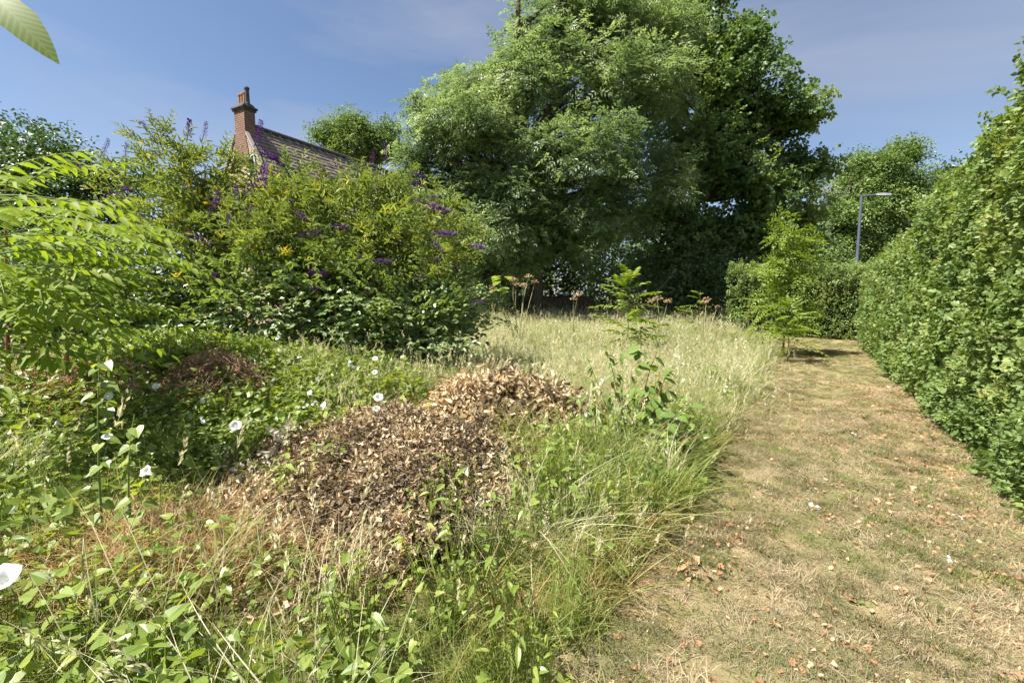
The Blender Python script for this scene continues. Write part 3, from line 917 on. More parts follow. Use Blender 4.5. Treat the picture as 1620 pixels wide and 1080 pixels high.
def hedge(name, label, to_xy, s0, s1, face, thick, hfn, seed, leafmat, near_s, dens_near, dens_far, parts_dark=True):
    rng = np.random.default_rng(seed)
    x0, y0 = to_xy((s0 + s1) / 2, face)
    root = empty(name, (x0, y0, 0), label, 'hedge')
    org = np.array([x0, y0, 0.0])
    lb = Bag()
    rc = .3

    def section(s, e, inset=0.0):
        """point and outward direction (u, z) at arc position e on the hedge's cross-section"""
        H = hfn(s)
        u = np.full(s.shape, face); z = e.copy()
        nu, nz = np.full(s.shape, -1.0), np.zeros(s.shape)
        arc = rc * np.pi / 2
        c1 = (e > H - rc) & (e <= H - rc + arc)
        th = (e - (H - rc)) / rc
        u = np.where(c1, face + rc * (1 - np.cos(th)), u); z = np.where(c1, H - rc + rc * np.sin(th), z)
        nu = np.where(c1, -np.cos(th), nu); nz = np.where(c1, np.sin(th), nz)
        c2 = e > H - rc + arc
        u = np.where(c2, face + rc + (e - (H - rc + arc)), u); z = np.where(c2, H, z)
        nu = np.where(c2, 0.0, nu); nz = np.where(c2, 1.0, nz)
        return u - nu * inset, z - nz * inset, nu, nz

    for (a0, a1, dens, tm) in ((s0, min(near_s, s1), dens_near, T_HEDGE), (max(near_s, s0), s1, dens_far, T_HEDGE_FAR)):
        if a1 <= a0: continue
        Lc = 2.9 + thick + 1.0
        n = int((a1 - a0) * Lc * dens)
        s = rng.uniform(a0, a1, n); e = rng.uniform(0, Lc + 1.2, n)
        keep = e < hfn(s) + thick - .3
        s, e = s[keep], e[keep]; n = len(s)
        u, z, nu, nz = section(s, e)
        bulge = .20 * (vnoise(s, e, 1.0, seed) - .5) + .16 * (vnoise(s, e, 3.6, seed + 1) - .5) + .08 * (vnoise(s, e, 9, seed + 2) - .5)
        gapn = vnoise(s, e, 4.5, seed + 4)
        dep = -np.abs(rng.normal(0, .07, n)) + rng.exponential(.02, n) + bulge - .06 * sstep(.35, 0.0, e)
        u = u + nu * dep; z = z + nz * dep
        x, y = to_xy(s, u)
        zb = ground_h(x, y)
        okz = (z > .03) & ((gapn > .27) | (rng.random(n) < .5))
        P = np.stack([x, y, z + zb], -1)[okz]
        e0x, e0y = to_xy(np.zeros(1), np.zeros(1)); e1x, e1y = to_xy(np.zeros(1), np.ones(1))
        ux, uy = float(e1x[0] - e0x[0]), float(e1y[0] - e0y[0])
        Nn = np.stack([nu * ux, nu * uy, nz], -1)[okz]
        n = len(P)
        D = unit(Nn * .7 + rng.normal(0, .6, (n, 3)) + [0, 0, .15])
        Up = unit(Nn * .7 + [0, 0, .6] + rng.normal(0, .45, (n, 3)))
        v = .5 + .55 * (vnoise(s[okz], e[okz], 1.7, seed + 7) - .5) + .35 * (vnoise(s[okz], e[okz], 7, seed + 8) - .5) + rng.normal(0, .1, n)
        which = rng.integers(0, len(tm), n)
        for q in range(len(tm)):
            m_ = which == q
            lb.stamp(tm[q], P[m_], frames(D[m_], Up[m_], rng=rng), rng.uniform(.75, 1.3, m_.sum()), v[m_])
    # loose shoots standing out of the clipped surface
    tb = Bag()
    ns = int((s1 - s0) * 7)
    for q in range(ns):
        s = np.array([rng.uniform(s0, s1)]); e = hfn(s) - rc + rng.uniform(-.2, .9, 1)
        if rng.random() < .3: e = rng.uniform(.3, 1.0, 1) * hfn(s)
        u, z, nu, nz = section(s, e)
        x, y = to_xy(s, u)
        p = np.array([x[0], y[0], z[0] + float(ground_h(x, y)[0])])
        d = unit(np.array([nu[0] * ux, nu[0] * uy, nz[0]]) + rng.normal(0, .35, 3) + [0, 0, .5])
        ln = rng.uniform(.1, .3)
        tube(tb, curve(p - d * .15, p + d * ln, .05, 4, rng), .004, .002, 3)
        k = 6
        t = rng.uniform(.2, 1, k)[:, None]
        PP = p + d * ln * t
        lb.stamp(T_HEDGE[0] if s[0] < near_s else T_HEDGE_FAR[0], PP, frames(unit(d + rng.normal(0, .7, (k, 3))), rng=rng), .8, .6 + rng.normal(0, .15, k))
    me = lb.mesh('foliage'); me.transform(Matrix.Translation(-Vector(org)))
    f = link('foliage', me, M[leafmat], root); f['kind'] = 'stuff'
    # solid dark core added behind the leaves to block light
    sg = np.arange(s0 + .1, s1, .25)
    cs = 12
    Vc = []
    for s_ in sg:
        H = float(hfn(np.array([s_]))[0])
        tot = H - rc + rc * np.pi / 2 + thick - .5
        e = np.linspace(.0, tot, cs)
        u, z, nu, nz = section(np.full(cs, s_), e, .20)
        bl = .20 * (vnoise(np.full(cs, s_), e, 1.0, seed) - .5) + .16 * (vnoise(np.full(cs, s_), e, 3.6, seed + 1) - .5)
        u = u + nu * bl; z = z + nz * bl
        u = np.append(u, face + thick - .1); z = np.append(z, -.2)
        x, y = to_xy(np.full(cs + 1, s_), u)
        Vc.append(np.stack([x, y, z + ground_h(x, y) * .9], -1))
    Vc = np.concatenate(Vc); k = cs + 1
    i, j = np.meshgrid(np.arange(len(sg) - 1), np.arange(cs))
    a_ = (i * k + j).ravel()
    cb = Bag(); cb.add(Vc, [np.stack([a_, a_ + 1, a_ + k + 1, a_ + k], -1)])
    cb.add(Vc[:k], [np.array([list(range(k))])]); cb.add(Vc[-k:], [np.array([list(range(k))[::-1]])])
    me = cb.mesh('light_block_core'); me.transform(Matrix.Translation(-Vector(org))); link('light_block_core', me, M['core'], root)
    me = tb.mesh('shoots'); me.transform(Matrix.Translation(-Vector(org))); o = link('shoots', me, M['twig'], root); o['kind'] = 'stuff'
    return root, lb


main_hedge, _ = hedge('hedge', 'tall bright green clipped hedge running along the mown path', xy, 3.0, 17.2, PATH_R + .05, 1.7, hedge_h, 31, 'hedge', 7.4, 640, 380)
A0, A1 = np.array([11.2, 14.6]), np.array([7.9, 16.6])
dd = (A1 - A0) / np.linalg.norm(A1 - A0); nn = np.array([-dd[1], dd[0]]) * -1
if nn[1] < 0: nn = -nn
hedge('hedge', 'low clipped hedge with shaded front closing the far end of the path',
      lambda s, u: (A0[0] + dd[0] * s + nn[0] * u, A0[1] + dd[1] * s + nn[1] * u), -.3, 3.95, 0.0, 1.4,
      lambda s: 2.28 + .08 * (vnoise(s, s * 0, .9, 16) - .5), 32, 'hedge', -5, 300, 260)

# a few broad maple leaves growing out of the tall hedge: each one its own piece
tl = t_lobed(1.0)
me_maple = np_mesh('maple_leaf', tl[0], tl[1], tl[2]); me_maple.materials.append(M['shrub'])
rng = np.random.default_rng(77)
for q in range(46):
    s = rng.uniform(5.2, 8.5)
    z = rng.uniform(.25, 2.9)
    x, y = xy(s, PATH_R + .0 - rng.uniform(.05, .22))
    o = link('large_leaf', me_maple, None, main_hedge)
    nrm = np.array([-PN[0], -PN[1], 0])
    R = frames(np.array([unit(nrm * .5 + rng.normal(0, .6, 3) + [0, 0, -.3])]), np.array([nrm + [0, 0, .8]]), rng=rng)[0]
    o.matrix_local = Matrix.Translation(Vector((x, y, z)) - main_hedge.location) @ Matrix(R.tolist()).to_4x4() @ Matrix.Scale(float(rng.uniform(.05, .095)), 4)

# ------------------------------------------------------------------ street lamp
lp = at(1352, 432, 19.5); lt = at(1364, 309, 19.5)
lx, ly = float((lp[0] + lt[0]) / 2) + .02, 19.5
lamp = empty('street_lamp', (lx, ly, .25), 'slim grey street lamp standing behind the far clipped hedge', 'street lamp')
top = float(lt[2]) - .25
b = Bag(); tube(b, [(0, 0, z) for z in (-.3, 0, 1.2, 1.21, top * .6, top)], np.array([.075, .075, .075, .062, .058, .05]), None, 12)
link('pole', b.mesh('pole', True), M['steel'], lamp)
b = Bag(); tube(b, [(0, 0, top - .06), (.12, 0, top - .03), (.4, 0, top + .0), (.73, .0, top + .02)], .045, .035, 8)
link('arm', b.mesh('arm', True), M['steel'], lamp)
b = Bag()
hx = [(.80, .03, .03), (.90, .09, .045), (1.15, .13, .05), (1.38, .11, .04), (1.46, .03, .015)]
Vh = []
for (x_, w_, h_) in [(a_ - .22, b_, c_) for a_, b_, c_ in hx]:
    Vh += [(x_, -w_, top - h_ + .03), (x_, w_, top - h_ + .03), (x_, w_ * .7, top + h_ + .03), (x_, -w_ * .7, top + h_ + .03)]
Fh = [(4 * k + q, 4 * k + (q + 1) % 4, 4 * k + 4 + (q + 1) % 4, 4 * k + 4 + q) for k in range(4) for q in range(4)] + [(3, 2, 1, 0), (16, 17, 18, 19)]
b.add(Vh, np.array(Fh)); link('lamp_head', b.mesh('lamp_head'), M['lamp_grey'], lamp)
b = Bag(); V = [(.74, -.08, top - .024), (1.14, -.08, top - .024), (1.14, .08, top - .024), (.74, .08, top - .024), (.74, -.08, top - .034), (1.14, -.08, top - .034), (1.14, .08, top - .034), (.74, .08, top - .034)]
b.add(V, np.array([(0, 1, 2, 3), (7, 6, 5, 4), (0, 4, 5, 1), (1, 5, 6, 2), (2, 6, 7, 3), (3, 7, 4, 0)])); link('lens', b.mesh('lens'), M['glass'], lamp)

# ------------------------------------------------------------------ purple-flowered shrubs (arching, with flower spikes)
r3 = np.random.default_rng(6)
it = []
for q in range(8):
    for sd in (-1, 1):
        y_ = .05 + .055 * q
        d = (sd * .9, .55, -.25 + r3.normal(0, .2)) if q % 2 else (sd * .4, .6, .6 + r3.normal(0, .2))
        it.append(((0, y_, -.12 * (y_ / .5) ** 2), d, (r3.normal(0, .3), -.2, 1), .13 * (1.1 - .07 * q)))
T_BUD = spray(t_leaf6(.26, .04, .3), it, 31, .4)
it = []
for q in range(5):
    a_ = q * 2.3
    o_ = np.array([r3.normal(0, .09), .09 * q, r3.normal(0, .05)])
    for t in (-.9, 0, .9):
        d = (math.sin(a_ + t), .3 + math.cos(a_ + t), -.2)
        it.append((o_, d, (r3.normal(0, .35), r3.normal(0, .35), 1), .085 * r3.uniform(.8, 1.2)))
T_BRAM = spray(t_leaf6(.72, .05, .15), it, 32, .4)


def spike_mesh(seed):
    rng = np.random.default_rng(seed)
    b = Bag()
    n = 150
    t = rng.random(n) ** .8
    a_ = rng.uniform(0, 6.283, n)
    bend = .12
    rr = .115 * (1 - t) ** .6 * (.75 + .25 * np.sin(t * 30)) + .02
    P = np.stack([np.cos(a_) * rr, t, np.sin(a_) * rr - bend * t * t], -1)
    D = unit(np.stack([np.cos(a_), np.full(n, .35), np.sin(a_)], -1) + rng.normal(0, .2, (n, 3)))
    b.stamp(t_rhomb(.8, .1), P, frames(D, np.tile([0, 1.0, 0], (n, 1)), rng=rng), .085, .45 + rng.normal(0, .2, n) + .2 * t)
    tube(b, [(0, -.25, 0), (0, .3, -.01), (0, .95, -bend * .9)], .022, .012, 4, .1)
    return b.mesh('flower_spike')


SPIKES = [spike_mesh(q) for q in range(3)]
for m_ in SPIKES: m_.materials.append(M['purple'])


def blob_shrub(name, label, cat, base, lobes, tmpl, leaf, dens, scale, seed, group=None, stems=14, twig='twig', shell=.35, droop=.25, vb=.5, yellow=0.0, upright=.4, shoots=0):
    rng = np.random.default_rng(seed)
    base = np.asarray(base, float)
    root = empty(name, base, label, cat, group)
    lb, sb = Bag(), Bag()
    for (c, r) in lobes:
        n = int(4 * np.pi * r * r * dens)
        d = rdir(n, rng)
        rr = r * (shell + (1 - shell) * rng.random(n) ** .6) * (1 + .2 * rng.normal(0, 1, n).clip(-1.2, 1.8))
        P = c + d * rr[:, None]
        ok = P[:, 2] > ground_h(P[:, 0], P[:, 1]) + .05
        P, d = P[ok], d[ok]; n = len(P)
        D = unit(d * .8 + rng.normal(0, .45, (n, 3)) + [0, 0, upright - droop])
        v = vb + .5 * (vnoise(P[:, 0] + P[:, 2] * .6, P[:, 1] + P[:, 2], 1.8, seed) - .5) + rng.normal(0, .13, n)
        v = np.where(rng.random(n) < yellow, .9 + rng.random(n) * .1, np.minimum(v, .84))
        lb.stamp(tmpl, P, frames(D, d * .4 + [0, 0, .8], rng=rng), scale * rng.uniform(.7, 1.25, n), v)
        for q in range(stems):
            k = rng.integers(0, n)
            foot = base + [rng.normal(0, .25), rng.normal(0, .2), 0]
            foot[2] = float(ground_h(foot[0], foot[1])) - .1
            mid = foot * .45 + P[k] * .55 + [0, 0, .35]
            t = np.linspace(0, 1, 7)[:, None]
            tube(sb, foot * (1 - t) ** 2 + mid * 2 * t * (1 - t) + P[k] * t * t, .014, .004, 4)
    for q in range(shoots):
        c, r = lobes[rng.integers(0, len(lobes))]
        d = unit(np.array([rng.normal(0, .8), rng.normal(-.25, .5), abs(rng.normal(.7, .4))]))
        p0 = c + d * r * .7; ln = rng.uniform(.4, .85)
        t = np.linspace(0, 1, 6)[:, None]
        pts = p0 + d * ln * t + np.array([0, 0, -.28 * ln]) * t * t
        tube(sb, pts, .006, .003, 4)
        tt = np.linspace(.25, .9, 4)[:, None]
        PP = p0 + d * ln * tt + np.array([0, 0, -.28 * ln]) * tt * tt
        lb.stamp(tmpl, PP, frames(unit(d + [0, 0, -.3] + rng.normal(0, .2, (4, 3))), rng=rng), scale * np.linspace(.9, .55, 4), np.clip(vb + .1 + rng.normal(0, .14, 4), 0, .8))
    for nm, b_, mt in (('stems', sb, M[twig]), ('foliage', lb, M[leaf])):
        me = b_.mesh(nm); me.transform(Matrix.Translation(-Vector(base)))
        o = link(nm, me, mt, root); o['kind'] = 'stuff'
    return root


bud = [
    ('purple-flowered shrub, tall and loose, against the open sky and the gable', (-4.6, 7.4), [(300, 330, 44, 7.3), (255, 345, 38, 7.2), (335, 300, 22, 7.2), (290, 275, 18, 7.2), (335, 370, 46, 7.2), (245, 300, 16, 7.3), (365, 350, 30, 7.1), (300, 410, 70, 7.1), (262, 258, 9, 7.2), (318, 258, 9, 7.2)], .07),
    ('purple-flowered shrub, broadest and yellowing, hiding the tiled roof', (-2.7, 7.5), [(470, 345, 42, 7.2), (540, 345, 42, 7.3), (425, 370, 44, 7.0), (520, 395, 66, 7.0), (595, 350, 42, 7.3), (450, 425, 66, 6.9), (570, 318, 18, 7.4), (450, 312, 20, 7.3), (560, 435, 66, 7.0), (390, 410, 50, 6.9), (500, 318, 12, 7.3), (410, 335, 12, 7.2)], .07),
    ('purple-flowered shrub with spikes leaning out before the dark trees', (-1.5, 7.6), [(640, 372, 42, 7.4), (675, 420, 38, 7.2), (620, 425, 52, 7.2), (710, 405, 12, 7.1), (635, 328, 16, 7.5), (684, 362, 12, 7.3), (695, 455, 26, 7.1), (725, 410, 8, 7.1)], .06),
]
spk = [(237, 208, -.2, 1), (252, 198, -.4, .9), (262, 205, 1.2, .8), (300, 203, .1, 1), (325, 206, .4, .8), (168, 232, .5, .8), (200, 240, .4, .8), (418, 280, .7, 1.3), (403, 293, .9, 1.1), (316, 377, 1.9, 1.1),
       (342, 318, .3, 1.1), (488, 369, 1.3, 1.0), (503, 431, 1.6, .9), (342, 433, 1.2, .6), (391, 395, .2, .6), (684, 311, 1.3, .8), (692, 328, 1.8, 1.2), (700, 330, 1.7, .9), (698, 367, 1.5, .8), (706, 368, 1.4, 1.0),
       (755, 389, 1.5, .8), (695, 390, 2.2, .8), (690, 410, 1.4, .5), (664, 438, 1.4, .6), (757, 477, 1.4, .6), (530, 262, 1.4, .7), (611, 240, .1, .9), (660, 275, 1.7, .7), (520, 280, 1.5, .6), (480, 342, 2.0, .8), (456, 318, 1.4, .6),
       (495, 455, 1.5, .6), (411, 208, .3, 1.1), (424, 243, 1.9, 1.1), (440, 255, 2.0, .8), (375, 305, .2, .7), (130, 266, 1.8, .8), (200, 298, 1.7, .6), (183, 307, 1.5, .6), (575, 405, 1.3, .6), (606, 412, 1.5, .8), (660, 290, 1.8, .7),
       (396, 335, .4, .7), (655, 318, 1.2, .6), (590, 250, .3, .7), (715, 418, 1.6, .5), (363, 345, .6, .6), (540, 358, 1.6, .7)]
roots = []
for q, (lab, fxy, lob, yl) in enumerate(bud):
    base = (fxy[0], fxy[1], float(ground_h(*fxy)))
    roots.append(blob_shrub('purple_flowered_shrub', lab, 'shrub', base, fit_lobes(lob), T_BUD, 'buddleia', (20, 19, 20)[q], 1.15, 60 + q, 'purple-flowered shrubs', 6, yellow=yl, shell=.3, upright=.7, shoots=(46, 36, 36)[q], vb=.5))
rng = np.random.default_rng(8)
for q, (px, py, ang, sz) in enumerate(spk):
    rt = roots[0] if px < 385 else roots[1] if px < 600 else roots[2]
    p = at(px, py, (6.2 if py > 330 else 6.5) if py > 260 else 7.0)
    o = link('flower_spike', SPIKES[q % 3], None, rt)
    d = unit(np.array([math.sin(ang), rng.normal(0, .3), math.cos(ang)]))
    R = frames(np.array([d]), np.array([[0, -.3, 1.0]]) if abs(ang) > .8 else np.array([[1.0, 0, 0]]), rng=rng)[0]
    sz = .30 * sz
    o.matrix_local = Matrix.Translation(Vector(p - d * sz * .5) - rt.location) @ Matrix(R.tolist()).to_4x4() @ Matrix.Scale(sz, 4)

# brambles at the foot of the flowering shrubs
br = [('glossy bramble thicket at the foot of the yellowing purple-flowered shrub', (-2.3, 6.7), [(480, 480, 60, 6.6), (540, 470, 56, 6.6), (430, 500, 56, 6.5), (600, 490, 56, 6.6), (520, 520, 54, 6.5), (590, 530, 46, 6.4), (660, 500, 48, 6.6), (380, 470, 50, 6.6)]),
      ('bramble tangle spilling into the meadow grass below the leaning flower spikes', (-1.1, 6.9), [(680, 520, 46, 6.6), (715, 500, 36, 6.8), (650, 545, 34, 6.4), (725, 530, 26, 6.7), (700, 470, 34, 6.9)]),
      ('bramble scrub in the dark hollow behind the bindweed bank', (-4.3, 7.0), [(300, 470, 60, 7.0), (240, 460, 56, 7.0), (340, 510, 44, 6.7), (280, 520, 40, 6.7), (200, 480, 60, 7.0), (130, 470, 60, 7.0), (60, 460, 70, 7.0), (0, 470, 70, 7.0)])]
for q, (lab, fxy, lob) in enumerate(br):
    blob_shrub('bramble_thicket', lab, 'bramble', (fxy[0], fxy[1], float(ground_h(*fxy))), fit_lobes(lob), T_BRAM, 'bramble', 26, 1.0, 70 + q, 'brambles under the flowering shrubs', 5, 'twig_red', shell=.35, upright=.2, shoots=24)

# ------------------------------------------------------------------ fern-leaved saplings close by on the left: stem > frond > leaflets
tl = t_lance(.33, .05, .22)
LEAFLETS = []
for q in range(4):
    vv = tl[2] * 0 + (.25, .45, .65, .85)[q]
    me = np_mesh('leaflet', tl[0], tl[1], vv, True); me.materials.append(M['frond']); LEAFLETS.append(me)


def frond_path(p, d, L, droop, n=9):
    t = np.linspace(0, 1, n)[:, None]
    return np.asarray(p) + np.asarray(d) * L * t + np.array([0, 0, -droop * L]) * t * t


def big_frond(root, p, d, L, droop, n_pairs, ll, rng, shade):
    d = unit(np.asarray(d, float))
    pts = frond_path(p, d, L, droop)
    b = Bag(); tube(b, pts, .006, .002, 5)
    me = b.mesh('frond', True); me.transform(Matrix.Translation(-root.location))
    fr = link('frond', me, M['stem_green'], root)
    side = unit(np.cross(d, [0, 0, 1.0]))
    for k in range(n_pairs):
        t = .16 + .84 * k / (n_pairs - 1)
        q = np.asarray(p) + d * L * t + np.array([0, 0, -droop * L * t * t])
        tg = unit(d + np.array([0, 0, -2 * droop * t]))
        for sd in ((-1, 1) if k < n_pairs - 1 else (0,)):
            dr = unit(tg * (.35 + .35 * t) + side * sd + [0, 0, -.28 + rng.normal(0, .13)]) if sd else tg
            R = frames(np.array([dr]), np.array([[rng.normal(0, .4), rng.normal(0, .4), 1.0]]), rng=rng)[0]
            s_ = ll * (1 - .5 * abs(t - .45)) * rng.uniform(.85, 1.15)
            lf = link('leaflet', LEAFLETS[int(np.clip(rng.normal(shade, .8), 0, 3.99))], None, fr)
            lf.matrix_local = Matrix.Translation(Vector(q) - root.location) @ Matrix(R.tolist()).to_4x4() @ Matrix.Scale(float(s_), 4)
    return fr


rng = np.random.default_rng(15)


def fern_tree(label, base, top, fronds, seed):
    rng = np.random.default_rng(seed)
    root = empty('fern_leaved_sapling', base, label, 'sapling', 'fern-leaved saplings')
    b = Bag(); tube(b, curve(base, top, .04, 7, rng) - np.array(base), .022, .008, 7)
    link('stem', b.mesh('stem', True), M['stem_red'], root)
    for (t, d, L, dr, npair, ll, sh) in fronds:
        p = np.asarray(base) * (1 - t) + np.asarray(top) * t
        big_frond(root, p, d, L, dr, npair, ll, rng, sh)
    return root


def rnd_fronds(rng, n, t0, t1, L, ll, npair, az0=-1.4, az1=1.9, pit=.35):
    out = []
    for k in range(n):
        t = t0 + (t1 - t0) * (k + rng.random() * .6) / n
        az = rng.uniform(az0, az1)       # 0 = to the right, negative = towards the camera
        el = pit * (2.2 * t - .6) + rng.normal(0, .12)
        out.append((t, (math.cos(az) * math.cos(el), math.sin(az) * math.cos(el), math.sin(el)), L * rng.uniform(.8, 1.15), rng.uniform(.15, .5), npair, ll, .6 + 2.4 * t))
    return out


FT = [('fern-leaved sapling with the brightest yellow-green leaves, reaching in over the bindweed', -3.35, 2.75, -3.2, 2.85, 2.20, 18, .55, .85, .13, -.7, 1.2, .25),
      ('fern-leaved sapling set furthest back before the brambles', -4.85, 4.3, -4.75, 4.4, 2.65, 16, .50, 1.05, .165, -1.3, 1.2, .3),
      ('fern-leaved sapling with darker drooping leaves over the bindweed bank', -3.95, 3.2, -3.85, 3.25, 1.75, 15, .62, .95, .15, -1.0, .9, .2),
      ('fern-leaved sapling with lit top crowding in front of the dark glossy bush', -4.4, 3.6, -4.3, 3.7, 2.5, 17, .5, 1.0, .155, -1.2, 1.0, .3),
      ('fern-leaved sapling with longest leaves sweeping towards the purple-flowered shrubs', -4.35, 4.4, -4.2, 4.5, 2.25, 16, .55, 1.15, .165, -1.0, 1.0, .25)]
for q, (lab, x0, y0, x1, y1, zt, nf, t0, L_, ll_, z0_, z1_, pit_) in enumerate(FT):
    fern_tree(lab, (x0, y0, float(ground_h(x0, y0)) - .05), (x1, y1, zt), rnd_fronds(rng, nf, t0, 1.0, L_, ll_, 11, z0_, z1_, pit_), q + 1)
# one leaf of a taller stem hangs into the top corner of the view
ct = at(40, 40, .95)
ov = empty('overhanging_sapling', (-1.55, .75, 0.05), 'tall sapling whose single pointed leaf hangs into the sky', 'sapling')
b = Bag(); tube(b, curve((-1.55, .75, 0), (-1.6, .85, 2.5), .03, 7, rng) - np.array([-1.55, .75, .05]), .016, .006, 6)
link('stem', b.mesh('stem', True), M['stem_red'], ov)
b = Bag(); tip = at(-10, -8, .95); tube(b, curve((-1.6, .84, 2.4), tip, .05, 5, rng) - np.array([-1.55, .75, .05]), .004, .002, 5)
link('leaf_stalk', b.mesh('leaf_stalk', True), M['stem_green'], ov)
vm, N_, L_2, o_2 = new_mat('veined_leaf')
tcn = N_.new('ShaderNodeTexCoord'); sx_ = N_.new('ShaderNodeSeparateXYZ'); L_2.new(tcn.outputs['Object'], sx_.inputs[0])
def mth(op, a_, b_=None):
    q_ = N_.new('ShaderNodeMath'); q_.operation = op
    for k_, v_ in enumerate((a_, b_)):
        if v_ is None: continue
        if isinstance(v_, (int, float)): q_.inputs[k_].default_value = v_
        else: L_2.new(v_, q_.inputs[k_])
    return q_.outputs[0]
ax_ = mth('ABSOLUTE', sx_.outputs['X'])
vein = mth('PINGPONG', mth('SUBTRACT', sx_.outputs['Y'], mth('MULTIPLY', ax_, 1.5)), .045)
rib = mth('MINIMUM', mth('MULTIPLY', vein, 22.0), mth('MULTIPLY', ax_, 45.0))
rp = ramp(N_, [(0.0, (0.30, 0.40, 0.07)), (0.22, (0.22, 0.32, 0.04)), (0.8, (0.15, 0.25, 0.03))]); L_2.new(rib, rp.inputs['Fac'])
pb = N_.new('ShaderNodeBsdfPrincipled'); pb.inputs['Roughness'].default_value = .45; L_2.new(rp.outputs[0], pb.inputs['Base Color'])
tb2 = N_.new('ShaderNodeBsdfTranslucent'); L_2.new(rp.outputs[0], tb2.inputs['Color'])
mx2 = N_.new('ShaderNodeMixShader'); mx2.inputs[0].default_value = .6; L_2.new(pb.outputs[0], mx2.inputs[1]); L_2.new(tb2.outputs[0], mx2.inputs[2]); L_2.new(mx2.outputs[0], o_2.inputs['Surface'])
cl_ = LEAFLETS[1].copy(); cl_.materials.clear(); cl_.materials.append(vm)
lf = link('leaf', cl_, None, ov)
end = at(84, 86, .93)
R = frames(np.array([unit(end - tip)]), np.array([[.25, -.75, .45]]), rng=rng)[0]
lf.matrix_local = Matrix.Translation(Vector(tip) - ov.location) @ Matrix(R.tolist()).to_4x4() @ Matrix.Diagonal((1.15 * float(np.linalg.norm(end - tip)), float(np.linalg.norm(end - tip)), .6 * float(np.linalg.norm(end - tip)), 1))


# ------------------------------------------------------------------ young bright saplings in the meadow
T_SL = t_leaf6(.46, .05, .2)


def young_sapling(label, base, h, tiers, L, ll, seed, npair=9, stem_r=.015, mat='sapling'):
    rng = np.random.default_rng(seed)
    root = empty('young_sapling', base, label, 'sapling', 'bright young saplings')
    b = Bag(); tube(b, curve((0, 0, -.1), (rng.normal(0, .03), 0, h * .92), .02, 6, rng), stem_r, .004, 6)
    link('stem', b.mesh('stem', True), M['stem_green'], root)
    for k in range(tiers):
        t = .22 + .78 * (k + .5 * rng.random()) / tiers
        az = k * 2.4 + rng.normal(0, .8)
        ln = L * (.35 + .75 * math.sin(math.pi * min(1, .18 + .86 * t)) ** 1.2) * rng.uniform(.6, 1.1)
        r4 = np.random.default_rng(seed * 100 + k)
        V_, F_, A_ = spray(T_SL, pinnate_items(ln, npair, ll * (1.1 - .4 * t), .25, r4), seed + k, .5)
        el = rng.normal(.12, .28) + .85 * t ** 3
        R = frames(np.array([[math.cos(az) * math.cos(el), math.sin(az) * math.cos(el), math.sin(el)]]), rng=rng)[0]
        b2 = Bag(); b2.add(V_, F_, np.clip(A_ + rng.normal(.05, .15), 0, 1)); tube(b2, [(0, 0, 0), (0, ln * .5, -.06 * ln), (0, ln, -.25 * ln)], .005, .002, 4, .8)
        o = link('frond', b2.mesh('frond'), M[mat], root)
        o.matrix_local = Matrix.Translation((0, 0, t * h * .92)) @ Matrix(R.tolist()).to_4x4()
    return root


def gb(px, Y, dz=0.0):
    x = (px - 810) / 720 * Y / 1.0
    x = at(px, 470, Y)[0]
    return (float(x), float(Y), float(ground_h(x, Y)) + dz)


p = gb(993, 10.0); young_sapling('bright fern-leaved sapling standing alone in the middle of the meadow', p, float(at(1000, 418, 10)[2]) - p[2], 34, .85, .20, 81, 7)
p = gb(1105, 13.5); young_sapling('small leafy sapling in shade between the brown seed heads', p, float(at(1105, 452, 13.5)[2]) - p[2], 15, .6, .13, 82, 8)
build_tree('young_sapling', 'tall layered sapling, brightest green, at the bend of the path', 'sapling', gb(1246, 11.8),
           fit_lobes([(1240, 345, 9, 11.8), (1232, 374, 17, 11.7), (1266, 384, 20, 11.8), (1246, 408, 24, 11.7), (1284, 418, 17, 11.9), (1222, 428, 18, 11.7), (1258, 448, 22, 11.6), (1238, 484, 18, 11.5), (1264, 500, 18, 11.6), (1246, 520, 14, 11.4), (1212, 462, 14, 11.8)]),
           T_ASH, 'sapling', 24, .72, .035, 'twig', 'bright young saplings', seed=83, flat=.55, shell=.25, limb_h=.2, twigs=.12, droop=.1)
p = gb(1252, 10.6); young_sapling('low bushy sapling at the meadow corner beside the path', p, float(at(1255, 470, 10.6)[2]) - p[2], 28, .75, .13, 84, 9)
p = gb(1215, 12.6); young_sapling('slender sapling crowding the tall layered one near the bend', p, float(at(1215, 415, 12.6)[2]) - p[2], 30, 1.0, .14, 85, 9)

